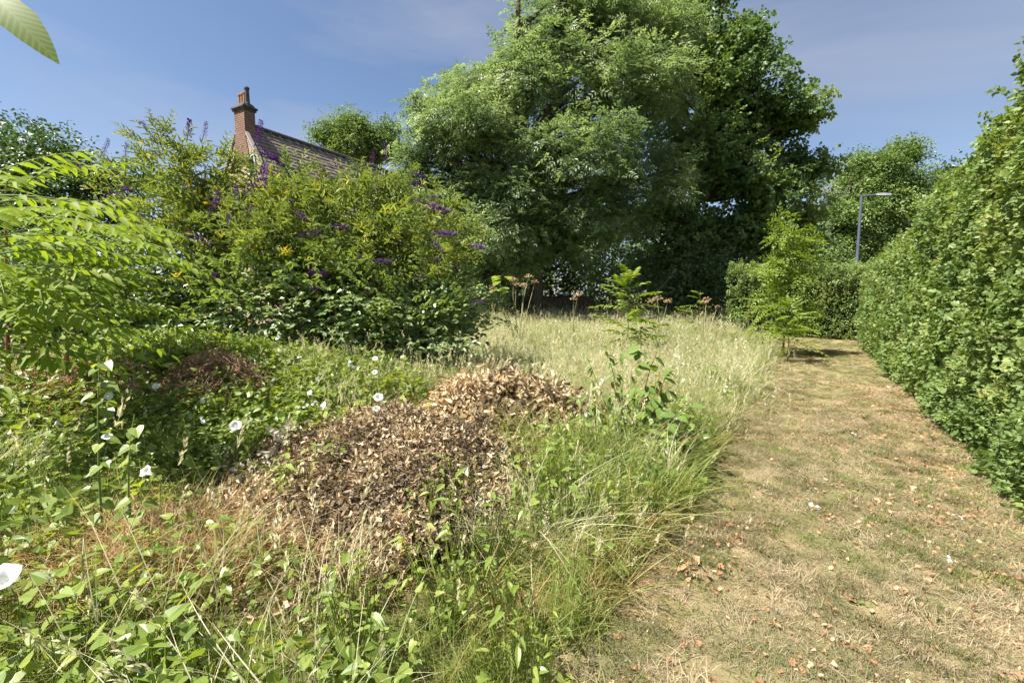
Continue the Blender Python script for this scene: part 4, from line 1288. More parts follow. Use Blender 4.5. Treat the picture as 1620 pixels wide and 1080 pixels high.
# ------------------------------------------------------------------ hogweed stalks gone to seed
def hogweed(label, px, Y, heads, seed, leaves=0):
    rng = np.random.default_rng(seed)
    p = gb(px, Y)
    root = empty('seeded_hogweed', p, label, 'hogweed', 'hogweed stalks gone to seed')
    P0 = np.array(p)
    fork = np.array([0, 0, .45])
    b = Bag(); tube(b, [(0, 0, -.1), (0.01, 0, .2), tuple(fork)], .012, .009, 6); link('stem', b.mesh('stem', True), M['stem_straw'], root)
    for (hx_, hy_, sz) in heads:
        tipp = at(hx_, hy_, Y + rng.normal(0, .25)) - P0
        b = Bag(); tube(b, curve(fork * rng.uniform(.3, 1.0), tipp - [0, 0, sz * .5], .06, 5, rng), .008, .005, 5)
        st = link('stalk', b.mesh('stalk', True), M['stem_straw'], root)
        b = Bag()
        n = 16
        for k in range(n):
            rr = sz * math.sqrt((k + .5) / n); a_ = k * 2.4
            q = tipp + np.array([math.cos(a_) * rr, math.sin(a_) * rr, -rr * rr / sz * .45 + rng.normal(0, .012)])
            tube(b, [tipp - [0, 0, sz * .5], q], .003, .002, 3, .3)
            m_ = 9
            b.stamp(t_rhomb(.8, .1), q + rng.normal(0, sz * .09, (m_, 3)) * [1, 1, .5], frames(rdir(m_, rng), rng=rng), .035, rng.random(m_))
        link('umbel', b.mesh('umbel'), M['umbel'], root)
    if leaves:
        tlf = t_lobed(1.0)
        for k in range(leaves):
            q = at(745 + 95 * rng.random(), 470 - 38 * rng.random(), Y + rng.normal(0, .2)) - P0
            b = Bag(); R = frames(unit(np.array([[rng.normal(-.5, .6), rng.normal(0, .5), -.3]])), rng=rng)
            b.stamp(tlf, np.array([q]), R, .24 * rng.uniform(.7, 1.2), np.array([rng.uniform(.4, .9)]))
            tube(b, curve(fork * .6, q, .08, 4, rng), .004, .003, 3, .6)
            link('leaf', b.mesh('leaf'), M['sapling'], root)
    return root


hogweed('leafy hogweed with several rusty seed heads before the shaded wall', 822, 10.5, [(812, 440, .10), (836, 435, .10), (846, 444, .09), (828, 449, .09), (780, 455, .08), (816, 447, .08)], 91, 12)
hogweed('thin hogweed with two small seed heads beside the glossy dark bush', 908, 11.5, [(914, 465, .09), (907, 471, .08)], 92)
hogweed('hogweed with flat brown seed heads just beside the lone meadow sapling', 1043, 10.5, [(1040, 469, .12), (1056, 474, .09), (1030, 475, .07)], 93)
hogweed('pale hogweed seed head before the small shaded sapling', 1118, 11.0, [(1118, 472, .11), (1113, 477, .08), (1135, 484, .05)], 94)

# ------------------------------------------------------------------ heaps of dead leaves
CURLS = [t_curl(.42, 2.6, 1.5, q) for q in range(3)] + [t_curl(.52, 1.7, 1.9, 5), t_curl(.4, 3.6, 1.0, 6)]


CRUMBS = []
for q in range(4):
    tv = t_curl((.5, .45, .6, .5)[q], (2.6, 3.2, 1.8, 2.2)[q], (1.4, .8, 1.9, 1.6)[q], q + 10)
    idx = [r_c * 4 + c_c for r_c in (0, 1, 3, 4) for c_c in (0, 1, 3)]
    CRUMBS.append((tv[0][idx], [np.array([(3 * i_ + k_, 3 * i_ + k_ + 1, 3 * i_ + k_ + 4, 3 * i_ + k_ + 3) for i_ in range(3) for k_ in range(2)])], tv[2][idx]))


def leaf_heap(key, label, n_parts, n_stuff, size, mat, seed, pale=None, grow=1.02):
    rng = np.random.default_rng(seed)
    cx, cy, rx, ry, h = HEAPS[key]
    base = np.array([cx, cy, float(ground_h(cx, cy))])
    root = empty('leaf_heap', base, label, 'leaf heap', 'heaps of dead leaves')
    # rounded body of rotted litter
    nr, na = 12, 40
    Vh = [(0, 0, float(heap_z(key, np.array(cx), np.array(cy))[0]) * .72)]
    for k in range(1, nr + 1):
        for q in range(na):
            a_ = 2 * np.pi * q / na
            f = k / nr * (1 + .10 * math.sin(3 * a_ + seed) + .07 * math.sin(7 * a_))
            x, y = cx + rx * f * math.cos(a_), cy + ry * f * math.sin(a_)
            z = float(heap_z(key, np.array(x), np.array(y))[0]) * .72 + float(ground_h(x, y)) - (.06 if k == nr else 0)
            Vh.append((x - cx, y - cy, z - base[2]))
    F3 = [(0, 1 + q, 1 + (q + 1) % na) for q in range(na)]
    F4 = [(1 + k * na + q, 1 + (k + 1) * na + q, 1 + (k + 1) * na + (q + 1) % na, 1 + k * na + (q + 1) % na) for k in range(nr - 1) for q in range(na)]
    b = Bag(); b.add(Vh, [np.array(F3), np.array(F4)]); link('heap_body', b.mesh('heap_body', True), M['heap_core'], root)

    def spots(n):
        a_ = rng.uniform(0, 2 * np.pi, n); f = np.sqrt(rng.random(n)) * grow * (1 + .10 * np.sin(3 * a_ + seed) + .07 * np.sin(7 * a_))
        x, y = cx + rx * f * np.cos(a_), cy + ry * f * np.sin(a_)
        z = heap_z(key, x, y)[0] * .84 + ground_h(x, y) + np.abs(rng.normal(0, size * .8, n))
        e = .03
        zx = (heap_z(key, x + e, y)[0] - heap_z(key, x - e, y)[0]) / (2 * e); zy = (heap_z(key, x, y + e)[0] - heap_z(key, x, y - e)[0]) / (2 * e)
        N = unit(np.stack([-zx, -zy, np.ones(n)], -1))
        return np.stack([x, y, z], -1), N
    P, N = spots(n_stuff)
    D = unit(rng.normal(0, 1, (n_stuff, 3)) * [1, 1, .9])
    U = unit(N + rng.normal(0, 1.0, (n_stuff, 3)))
    lb = Bag()
    w = rng.integers(0, 4, n_stuff)
    for q in range(4):
        m_ = w == q
        lb.stamp(CRUMBS[q], P[m_] - base, frames(D[m_], U[m_], rng=rng), size * rng.uniform(.5, 1.6, m_.sum()), .56 + .6 * (vnoise(P[m_, 0], P[m_, 1], 2.6, seed) - .5) + rng.normal(0, .26, m_.sum()))
    o = link('leaf_litter', lb.mesh('leaf_litter'), M[mat], root); o['kind'] = 'stuff'
    tw = Bag()
    Pt, Nt = spots(140)
    for k in range(140):
        d = unit(rng.normal(0, 1, 3) * [1, 1, .35] + Nt[k] * .15)
        tube(tw, curve(Pt[k] - base, Pt[k] - base + d * rng.uniform(.06, .22), .1, 4, rng), .003, .0015, 3)
    o = link('twigs', tw.mesh('twigs'), M['twig'], root); o['kind'] = 'stuff'
    P, N = spots(n_parts)
    meshes = []
    for q in range(5):
        for sh in (.35, .6, .85):
            me = np_mesh('dead_leaf', CURLS[q][0], CURLS[q][1], np.full(len(CURLS[q][0]), sh)); me.materials.append(M[mat]); meshes.append(me)
    for k in range(n_parts):
        R = frames(np.array([unit(rng.normal(0, 1, 3) * [1, 1, .6])]), np.array([unit(N[k] + rng.normal(0, .6, 3))]), rng=rng)[0]
        o = link('dead_leaf', meshes[rng.integers(0, 15)], None, root)
        o.matrix_local = Matrix.Translation(Vector(P[k] - base) + Vector((0, 0, size * .2))) @ Matrix(R.tolist()).to_4x4() @ Matrix.Scale(float(size * rng.uniform(.9, 1.7)), 4)
    return root


leaf_heap('curled', 'taller heap of large curled tan leaves at the meadow edge', 240, 3200, .09, 'dead', 101)
heap2 = leaf_heap('crumbled', 'wide low heap of small crumbled brown leaves', 220, 17000, .050, 'dead', 102, grow=1.1)
rng = np.random.default_rng(103)
pm = []
for q in range(5):
    me = np_mesh('pale_leaf', CURLS[q][0], CURLS[q][1], np.full(len(CURLS[q][0]), .5)); me.materials.append(M['dead_pale']); pm.append(me)
for k in range(46):        # bleached broad leaves on the left shoulder of that heap
    a_ = rng.uniform(2.3, 4.0) if k < 38 else rng.uniform(0, 6.28)
    f = rng.uniform(.50, .90) if k < 38 else rng.uniform(.2, 1)
    cx, cy, rx, ry, h = HEAPS['crumbled']
    x, y = cx + rx * f * math.cos(a_), cy + ry * f * math.sin(a_) * .8 - .05
    z = float(heap_z('crumbled', np.array(x), np.array(y))[0]) * .9 + float(ground_h(x, y)) + .09
    R = frames(np.array([unit(rng.normal(0, 1, 3) * [1, 1, .4])]), np.array([unit(np.array([0, -.2, 1]) + rng.normal(0, .45, 3))]), rng=rng)[0]
    o = link('pale_leaf', pm[k % 5], None, heap2)
    o.matrix_local = Matrix.Translation(Vector((x, y, z)) - heap2.location) @ Matrix(R.tolist()).to_4x4() @ Matrix.Scale(float(rng.uniform(.08, .14)), 4)

# heap of dead reddish twigs half buried in bindweed
bh = empty('brush_heap', (-3.0, 4.75, float(ground_h(-3.0, 4.75))), 'heap of dead reddish-brown twigs half buried in bindweed', 'brush heap')
rng = np.random.default_rng(104)
tb, lb = Bag(), Bag()
n = 1500
cen = np.array([(-3.0, 4.75), (-3.9, 4.5), (-4.7, 4.6)])
for k in range(n):
    c = cen[0] if k < 850 else cen[1 + k % 2]
    a_, f = rng.uniform(0, 6.28), math.sqrt(rng.random())
    x, y = c[0] + .74 * f * math.cos(a_), c[1] - .2 + .55 * f * math.sin(a_)
    z = float(ground_h(x, y)) + .56 * (1 - f * f) * rng.uniform(.6, 1.05) + .03
    d = unit(np.array([math.cos(a_) * .8, math.sin(a_) * .8 - .3, -.35]) + rng.normal(0, .45, 3))
    p = np.array([x, y, z]); ln = rng.uniform(.08, .26)
    tube(tb, curve(p - d * ln * .5, p + d * ln * .5, .12, 4, rng) - np.array(bh.location), .0035, .0015, 3, rng.random())
    m_ = 3
    lb.stamp(CURLS[3], p + d * ln * rng.uniform(-.5, .5, (m_, 1)) - np.array(bh.location) + rng.normal(0, .01, (m_, 3)), frames(rdir(m_, rng), rng=rng), rng.uniform(.02, .045, m_), rng.random(m_))
o = link('twigs', tb.mesh('twigs'), M['twig_red'], bh); o['kind'] = 'stuff'
o = link('dry_leaves', lb.mesh('dry_leaves'), M['dead_red'], bh); o['kind'] = 'stuff'

# ------------------------------------------------------------------ young oval-leaved shrub at the edge of the path
to = t_oval(.66)
OV = []
for q in range(3):
    me = np_mesh('leaf', to[0], to[1], np.full(len(to[0]), (.3, .5, .75)[q]), True); me.materials.append(M['shrub']); OV.append(me)
tc_ = t_lance(.42, .06, .2)
CL = []
for q in range(3):
    me = np_mesh('leaf', tc_[0], tc_[1], np.full(len(tc_[0]), (.35, .6, .85)[q]), True); me.materials.append(M['shrub']); CL.append(me)
rng = np.random.default_rng(110)
sb_ = (1.02, 3.95, float(ground_h(1.02, 3.95)))
shrub = empty('oval_leaved_shrub', sb_, 'young shrub with drooping oval leaves leaning out over the path edge', 'shrub')
S0 = np.array(sb_)
tips = [(965, 600, 4.1), (1000, 590, 4.2), (1045, 592, 4.0), (1062, 610, 3.95), (1078, 650, 3.8), (1100, 672, 3.7), (1060, 668, 3.8), (1022, 640, 3.9), (985, 640, 3.9), (940, 640, 4.0), (915, 655, 4.0), (905, 630, 4.15),
        (950, 670, 3.8), (1010, 675, 3.75), (1085, 700, 3.6), (935, 600, 4.3), (990, 690, 3.7), (900, 680, 4.0), (1040, 700, 3.65), (970, 575, 4.3), (1030, 610, 4.1), (1050, 640, 3.9), (960, 620, 4.0), (925, 620, 4.15), (1000, 625, 4.0), (1070, 690, 3.75), (975, 660, 3.8), (1105, 690, 3.6), (955, 540, 4.2), (1010, 546, 4.15), (1040, 556, 4.1), (925, 560, 4.3), (985, 552, 4.2), (1062, 580, 3.95), (1000, 720, 3.6), (950, 710, 3.7), (1050, 735, 3.5), (1095, 640, 3.75), (1070, 720, 3.6)]
for k, (px, py, Y) in enumerate(tips):
    tp = at(px, py, Y) - S0
    b = Bag()
    pts = curve((rng.normal(0, .05), rng.normal(0, .05), -.03), tp, .08, 6, rng); pts[2:5] += [0, 0, .05]
    tube(b, pts, .007, .003, 5)
    br_ = link('branch', b.mesh('branch', True), M['stem_red'] if k % 3 == 0 else M['stem_green'], shrub)
    big = px > 1000
    for q in range(10 if big else 12):
        t = rng.uniform(.45, 1.0)
        i0 = min(int(t * 5), 4); pp = pts[i0] * (1 - (t * 5 - i0)) + pts[i0 + 1] * (t * 5 - i0)
        d = unit(np.array([rng.normal(.3 if big else 0, .7), rng.normal(-.1, .6), rng.normal(-.35, .3)]))
        R = frames(np.array([d]), np.array([[rng.normal(0, .3), rng.normal(-.3, .3), 1.0]]), rng=rng)[0]
        o = link('leaf', (OV if big else CL)[rng.integers(0, 3)], None, br_)
        o.matrix_local = Matrix.Translation(Vector(pp)) @ Matrix(R.tolist()).to_4x4() @ Matrix.Scale(float(rng.uniform(.085, .135) if big else rng.uniform(.065, .11)), 4)

# tall weed wound round with bindweed on the near left
th = t_heart(.85)
HE = []
for q in range(3):
    me = np_mesh('leaf', th[0], th[1], np.full(len(th[0]), (.15, .4, .7)[q])); me.materials.append(M['bindweed']); HE.append(me)
for (px, Y, ptop, lab, sd, nl) in ((150, 2.45, 560, 'tall weed stem wound round with dark heart-shaped leaves', 1, 26), (205, 2.35, 655, 'shorter weed stem with heart-shaped leaves beside the tall one', 2, 18)):
    rng = np.random.default_rng(120 + sd)
    x = at(px, 700, Y)[0]; z0 = float(ground_h(x, Y))
    rt = empty('twined_weed', (x, Y, z0), lab, 'weed')
    tp = at(px + 8, ptop, Y) - np.array([x, Y, z0])
    b = Bag(); pts = curve((0, 0, -.05), tp, .05, 7, rng); tube(b, pts, .007, .003, 6); link('stem', b.mesh('stem', True), M['stem_green'], rt)
    for k in range(nl):
        t = rng.uniform(.25, 1.0); pp = pts[0] * (1 - t) + pts[-1] * t
        a_ = rng.uniform(0, 6.28)
        d = unit(np.array([math.cos(a_), math.sin(a_), -.5]))
        R = frames(np.array([d]), np.array([[0, -.4, 1.0]]), rng=rng)[0]
        o = link('leaf', HE[rng.integers(0, 3)], None, rt)
        o.matrix_local = Matrix.Translation(Vector(pp + d * .03)) @ Matrix(R.tolist()).to_4x4() @ Matrix.Scale(float(rng.uniform(.05, .09)), 4)

# dry forked stick poking out of the grass
x, y = at(112, 880, 1.85)[:2]
stk = Bag(); tube(stk, curve((0, 0, 0), at(133, 850, 2.0) - np.array([x, y, float(ground_h(x, y))]), .04, 5), .006, .004, 5)
o = link('stick', stk.mesh('stick', True), M['stem_straw'], None, (x, y, float(ground_h(x, y)))); tag(o, 'short bleached stick poking up out of the near grass', 'stick')


# ------------------------------------------------------------------ white bindweed trumpets
def trumpet(openness=1.0, seed=0):
    rng = np.random.default_rng(seed)
    prof = [(0, .05), (.35, .10), (.62, .2), (.8, .36 * openness), (.88, .52 * openness), (.86, .60 * openness)]
    V, F = [], []
    na = 15
    for (y_, r_2) in prof:
        for q in range(na):
            a_ = 2 * np.pi * q / na
            rr = r_2 * (1 + .07 * math.cos(5 * a_) * (y_ > .6))
            V.append((math.cos(a_) * rr, y_ + .03 * math.cos(5 * a_) * (y_ > .7), math.sin(a_) * rr))
    for k in range(len(prof) - 1):
        for q in range(na):
            F.append((k * na + q, k * na + (q + 1) % na, (k + 1) * na + (q + 1) % na, (k + 1) * na + q))
    me = np_mesh('trumpet', V, np.array(F), np.full(len(V), .6), True); me.materials.append(M['white']); return me


TR = [trumpet(1.0, 0), trumpet(.7, 1), trumpet(.35, 2)]
b = Bag(); tube(b, [(0, -.55, -.12), (0, -.3, -.06), (0, .0, 0), (0, .12, 0)], np.array([.02, .02, .035, .06]), None, 6); CAL = b.mesh('calyx', True); CAL.materials.append(M['stem_green'])
fl = [(18, 930, 1.5, 0, 'largest white bindweed trumpet, nearest, beside the bleached stick', .085), (245, 752, 2.3, 1, 'white bindweed trumpet hanging beside the twined weed stem', .07), (375, 678, 3.3, 0, 'white bindweed trumpet below the dead twig heap', .07),
      (520, 646, 4.25, 0, 'wide white bindweed flower at the back of the crumbled heap', .075), (599, 634, 4.0, 0, 'upper of two white trumpets standing on the crumbled leaf heap', .07), (596, 654, 3.95, 1, 'lower of two white trumpets standing on the crumbled leaf heap', .075),
      (783, 798, 2.95, 1, 'white trumpet flower in grass at the right rim of the crumbled heap', .075), (700, 700, 3.3, 2, 'closed white bindweed bud on the crumbled leaf heap', .06), (770, 740, 3.1, 2, 'wilted white bindweed bud at the rim of the crumbled heap', .05), (712, 838, 2.7, 2, 'small closed white bud low on the near side of the crumbled heap', .05)]
sm = [(390, 560, 5.2), (595, 570, 5.3), (594, 592, 5.1), (205, 578, 4.6), (172, 628, 3.9), (250, 615, 4.0), (100, 672, 3.3), (495, 625, 4.4), (486, 648, 4.2), (170, 698, 3.0), (760, 790, 2.9), (330, 540, 5.6), (290, 590, 4.8)]
rng = np.random.default_rng(130)
for (px, py, Y, kd, lab, sz) in fl + [(a_[0], a_[1], a_[2], 0, 'small white bindweed flower dotted among the green leaves', .052) for a_ in sm]:
    p = at(px, py, Y)
    zg = float(ground_h(p[0], p[1]))
    p[2] = max(p[2], zg + .1)
    rt = empty('bindweed_flower', p, lab, 'flower', 'white bindweed flowers')
    d = unit(np.array([rng.normal(0, .5), -.7 + rng.normal(0, .3), .75]))
    R = Matrix(frames(np.array([d]), rng=rng)[0].tolist()).to_4x4() @ Matrix.Scale(sz, 4)
    o = link('petals', TR[kd], None, rt); o.matrix_local = R
    o = link('calyx', CAL, None, rt); o.matrix_local = R
    b = Bag(); e_ = -d * sz * .5
    tube(b, curve(e_, (rng.normal(0, .06), rng.normal(0, .06), zg - p[2] - .02), .08, 5, rng), .0022, .0022, 4); link('stalk', b.mesh('stalk'), M['stem_green'], rt)


# ------------------------------------------------------------------ scattered growth (stuff)
def blade(h, w, bend, az, lean, foot, segs=8):
    t = np.linspace(0, 1, segs + 1)
    d = np.array([math.cos(az), math.sin(az), 0]); sidev = np.array([-math.sin(az), math.cos(az), 0])
    c = np.array(foot)[None] + d[None] * ((lean * t + bend * t * t) * h)[:, None] + np.array([0, 0, 1.0])[None] * (h * (t - .35 * bend * t ** 3))[:, None]
    ww = w * (1 - t ** 1.6) + .0004
    V = np.concatenate([c - sidev * ww[:, None] / 2, c + sidev * ww[:, None] / 2])
    k = segs + 1
    F = [(i_, i_ + 1, k + i_ + 1, k + i_) for i_ in range(segs)]
    return V, np.array(F)


def tuft(name, mat, n, h, w, spread, bend, seed, seed_frac=0.0, wind=(0.12, -.05)):
    rng = np.random.default_rng(seed)
    b = Bag()
    for k in range(n):
        a_, f = rng.uniform(0, 6.28), math.sqrt(rng.random()) * spread
        hh = h * rng.uniform(.45, 1.15)
        V, F = blade(hh, w * rng.uniform(.7, 1.3), bend * rng.uniform(.3, 1.5), rng.uniform(0, 6.28), rng.uniform(0, .35), (f * math.cos(a_), f * math.sin(a_), -.02), 8 if h > .2 else 3)
        V[:, 0] += wind[0] * np.clip(V[:, 2], 0, 9) ; V[:, 1] += wind[1] * np.clip(V[:, 2], 0, 9)
        sh = rng.normal(.45, .2)
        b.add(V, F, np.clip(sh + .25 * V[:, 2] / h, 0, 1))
        if rng.random() < seed_frac:
            tip = V[len(V) // 2 - 1]
            m_ = 16
            tt = np.linspace(0, 1, m_)[:, None]
            P = tip + np.array([wind[0], wind[1], .9]) * .10 * (tt - .1) + rng.normal(0, .006, (m_, 3))
            b.stamp(t_rhomb(.3, .05), P, frames(unit(np.array([.3, 0, 1.0]) + rng.normal(0, .3, (m_, 3))), rng=rng), .028, np.full(m_, .85))
    me = b.mesh(name); me.materials.append(M[mat])
    return bpy.data.objects.new(name, me)


def herb(name, mat, leaf, n, h, size, spread, seed, stem=True, flat=.4):
    rng = np.random.default_rng(seed)
    b = Bag()
    for k in range(n):
        a_, f = rng.uniform(0, 6.28), math.sqrt(rng.random()) * spread
        z = h * rng.uniform(.2, 1.0)
        p = np.array([f * math.cos(a_), f * math.sin(a_), z])
        d = unit(np.array([math.cos(a_ + rng.normal(0, .8)), math.sin(a_ + rng.normal(0, .8)), rng.normal(-.15, flat)]))
        b.stamp(leaf, np.array([p]), frames(np.array([d]), np.array([[rng.normal(0, .35), rng.normal(0, .35) - .15, 1]]), rng=rng), size * rng.uniform(.6, 1.3), np.array([rng.normal(.5, .16)]))
        if stem: tube(b, [(p[0] * .5, p[1] * .5, -.02), (p[0] * .8, p[1] * .8, z * .6), tuple(p)], .0022, .0015, 3, .5)
    me = b.mesh(name); me.materials.append(M[mat])
    return bpy.data.objects.new(name, me)


def flat_leaf(name, mat, tm, sh):
    me = np_mesh(name, tm[0], tm[1], np.full(len(tm[0]), sh)); me.materials.append(M[mat])
    return bpy.data.objects.new(name, me)


def scatter(name, label, protos, P, yaw, scl, seed, tilt=.15, normal_rot=None):
    rng = np.random.default_rng(seed)
    n = len(P)
    me = bpy.data.meshes.new(name)
    me.vertices.add(n); me.vertices.foreach_set('co', np.asarray(P, np.float32).ravel())
    rot = np.stack([rng.normal(0, tilt, n), rng.normal(0, tilt, n), yaw], -1) if normal_rot is None else normal_rot
    a_ = me.attributes.new('rot', 'FLOAT_VECTOR', 'POINT'); a_.data.foreach_set('vector', np.asarray(rot, np.float32).ravel())
    a_ = me.attributes.new('scl', 'FLOAT', 'POINT'); a_.data.foreach_set('value', np.asarray(scl, np.float32))
    a_ = me.attributes.new('idx', 'INT', 'POINT'); a_.data.foreach_set('value', rng.integers(0, len(protos), n).astype(np.int32))
    me.update()
    o = link(name, me)
    tag(o, label, None, None, 'stuff')
    co = bpy.data.collections.new(name + '_kinds')
    for p_ in protos: co.objects.link(p_)
    ng = bpy.data.node_groups.new(name + '_scatter', 'GeometryNodeTree')
    ng.interface.new_socket('Geometry', in_out='INPUT', socket_type='NodeSocketGeometry')
    ng.interface.new_socket('Geometry', in_out='OUTPUT', socket_type='NodeSocketGeometry')
    N, L = ng.nodes, ng.links
    gi, go = N.new('NodeGroupInput'), N.new('NodeGroupOutput')
    ci = N.new('GeometryNodeCollectionInfo'); ci.inputs['Collection'].default_value = co
    ci.inputs['Separate Children'].default_value = True; ci.inputs['Reset Children'].default_value = True
    ip = N.new('GeometryNodeInstanceOnPoints'); ip.inputs['Pick Instance'].default_value = True

    def na(nm, ty):
        q = N.new('GeometryNodeInputNamedAttribute'); q.data_type = ty; q.inputs['Name'].default_value = nm
        return q.outputs['Attribute']
    L.new(gi.outputs[0], ip.inputs['Points']); L.new(ci.outputs[0], ip.inputs['Instance'])
    L.new(na('idx', 'INT'), ip.inputs['Instance Index']); L.new(na('rot', 'FLOAT_VECTOR'), ip.inputs['Rotation']); L.new(na('scl', 'FLOAT'), ip.inputs['Scale'])
    L.new(ip.outputs[0], go.inputs[0])
    md = o.modifiers.new('scatter', 'NODES'); md.node_group = ng
    return o


def field(n, x0, x1, y0, y1, prob, seed):
    rng = np.random.default_rng(seed)
    x, y = rng.uniform(x0, x1, n), rng.uniform(y0, y1, n)
    inview = (np.abs(x) < 1.35 * y + 1.6)
    k = (rng.random(n) < prob(x, y)) & inview
    x, y = x[k], y[k]
    return x, y, ground_h(x, y), rng


def meadow(x, y):          # off the path, clear of the heaps, inside the field
    return (~on_path(x, y, .05)) & clear_of_heaps(x, y) & (np.hypot(x, y) > 1.05) & (y < 21.5)


def nearfade(x, y, a=1.0, b=.25, d0=3, d1=12):
    return b + (a - b) * (1 - sstep(d0, d1, y))


# how straw-coloured the field is at a place: green on the left and near, straw in the open meadow
def strawness(x, y):
    s, u = su(x, y)
    st = sstep(3.4, 6.2, y) * sstep(-3.0, -1.2, x) + .85 * sstep(-2.0, -.9, u) * sstep(.42, .66, vnoise(x, y, 2.3, 71))
    return np.clip(st * .72 + .6 * (vnoise(x, y, .8, 41) - .5) * (.15 + .85 * np.clip(st, 0, 1)), 0.02, 1)


def leafy(x, y):           # bindweed and other broad leaves
    l = sstep(-.4, -1.8, x) * (1 - .75 * sstep(5.2, 6.6, y)) + .75 * sstep(2.9, 1.7, y) * sstep(.3, -.4, x)
    return np.clip(l + .7 * (vnoise(x, y, 1.1, 43) - .5), 0, 1)


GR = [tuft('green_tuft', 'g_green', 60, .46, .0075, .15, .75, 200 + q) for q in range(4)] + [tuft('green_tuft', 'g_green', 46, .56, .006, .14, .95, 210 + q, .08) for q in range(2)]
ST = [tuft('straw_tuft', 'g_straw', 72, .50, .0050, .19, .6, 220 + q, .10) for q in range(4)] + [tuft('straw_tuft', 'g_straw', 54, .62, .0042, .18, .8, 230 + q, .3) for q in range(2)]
SH = [tuft('dry_short_tuft', 'g_short', 270, .048, .0028, .17, 1.4, 240 + q, 0, (0, 0)) for q in range(5)]
SG = [tuft('green_short_tuft', 'g_shortgreen', 80, .06, .0036, .09, 1.1, 250 + q, 0, (0, 0)) for q in range(3)]
BW = [herb('bindweed_clump', 'bindweed', t_heart(.8), 15, .22, .054, .16, 260 + q) for q in range(5)]
LW = [herb('weed_clump', 'bindweed', t_lance(.34, .06, .25), 26, .42, .058, .11, 270 + q) for q in range(4)]
LOW = [herb('low_weed', 'shrub', t_oval(.7), 12, .03, .022, .06, 280 + q, False) for q in range(3)]
WF = [herb('white_flower', 'white', t_oval(.8), 6, .025, .034, .016, 290 + q, False) for q in range(2)]
FL = [flat_leaf('fallen_leaf', 'fallen', t_curl(.7, 1.3, .8, q), .3 + .2 * q) for q in range(3)] + [flat_leaf('fallen_leaf', 'fallen', t_lobed(1.0), .6)]

x, y, z, rg = field(38000, -8, 9.5, .6, 21.5, lambda x, y: meadow(x, y) * nearfade(x, y, 1.0, .35) * (1 - .68 * strawness(x, y)) * (1 - .30 * leafy(x, y)) * (1 + 1.1 * sstep(3.4, 1.8, y)), 300)
low = 1 - .62 * np.exp(-(((x + .75) / .75) ** 2 + ((y - 2.2) / .55) ** 2))
hs = low * (.62 + .5 * vnoise(x, y, .9, 44)) * (.72 + .28 * sstep(1.4, 3.5, y)) * (1 - .25 * leafy(x, y))
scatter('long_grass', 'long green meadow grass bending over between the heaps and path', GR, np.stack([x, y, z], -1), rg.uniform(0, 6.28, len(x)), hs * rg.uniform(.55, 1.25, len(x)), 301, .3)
x, y, z, rg = field(31000, -7, 12, 1.2, 21.8, lambda x, y: meadow(x, y) * nearfade(x, y, .75, .34, 3, 12) * strawness(x, y), 302)
hs = .55 + .5 * vnoise(x, y, .7, 45) + .35 * vnoise(x, y, 2.6, 55)
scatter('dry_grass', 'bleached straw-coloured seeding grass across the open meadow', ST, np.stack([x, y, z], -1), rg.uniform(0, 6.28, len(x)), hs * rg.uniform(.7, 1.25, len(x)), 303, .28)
x, y, z, rg = field(26000, -8, 6, .8, 8.5, lambda x, y: meadow(x, y) * np.clip(leafy(x, y) + .75 * sstep(-2.4, -1.4, su(x, y)[1]) * sstep(.5, .64, vnoise(x, y, 1.9, 72)) * (y < 6), 0, 1) * (.22 + .78 * sstep(3.0, 4.4, y)) * nearfade(x, y, 1, .45, 3, 8), 304)
P = np.stack([x, y, z + rg.uniform(0, .12, len(x)) + .14 * sstep(3.4, 4.6, y) * rg.random(len(x))], -1)
scatter('bindweed_leaves', 'carpet of bright heart-shaped bindweed leaves over the bank and near ground', BW, P, rg.uniform(0, 6.28, len(x)), rg.uniform(.7, 1.35, len(x)) * (1 - .45 * np.exp(-(((x + .75) / .8) ** 2 + ((y - 2.2) / .6) ** 2))), 305, .3)
x, y, z, rg = field(16000, -7, 11, 1.0, 18, lambda x, y: meadow(x, y) * (.16 + .84 * sstep(.46, .68, vnoise(x, y, 1.0, 46))) * np.clip(.2 + .8 * sstep(1.8, 4, y) + .6 * sstep(-2.2, -1.2, su(x, y)[1]), 0, 1) * nearfade(x, y, .8, .4, 4, 14), 306)
scatter('meadow_weeds', 'patches of leafy green weeds among the meadow grass', LW, np.stack([x, y, z], -1), rg.uniform(0, 6.28, len(x)), rg.uniform(.7, 1.3, len(x)), 307)
rg = np.random.default_rng(330)
n = 150
x, y = rg.normal(-1.75, .42, n), rg.normal(2.35, .22, n); k = meadow(x, y); x, y = x[k], y[k]
M['g_rust'] = leaf_mat('withered_grass', [(0, (0.20, 0.12, 0.05)), (0.5, (0.42, 0.28, 0.12)), (1, (0.62, 0.48, 0.26))], 0.3, 0.6, 0.2, per_obj=0.6, tint=(1.2, 1.0, 0.7))
xa, ya = rg.uniform(-.3, 2.4, 260), rg.uniform(1.6, 6.0, 260); ua = su(xa, ya)[1]
k = meadow(xa, ya) & (ua > -1.25) & (vnoise(xa, ya, 2.0, 73) > .42); x, y = np.append(x, xa[k]), np.append(y, ya[k])
scatter('withered_grass', 'rusty withered grass round the twined weeds and along the path edge', [tuft('withered_tuft', 'g_rust', 60, .34, .004, .16, 1.0, 331 + q) for q in range(3)], np.stack([x, y, ground_h(x, y)], -1), rg.uniform(0, 6.28, len(x)), rg.uniform(.7, 1.2, len(x)), 332)
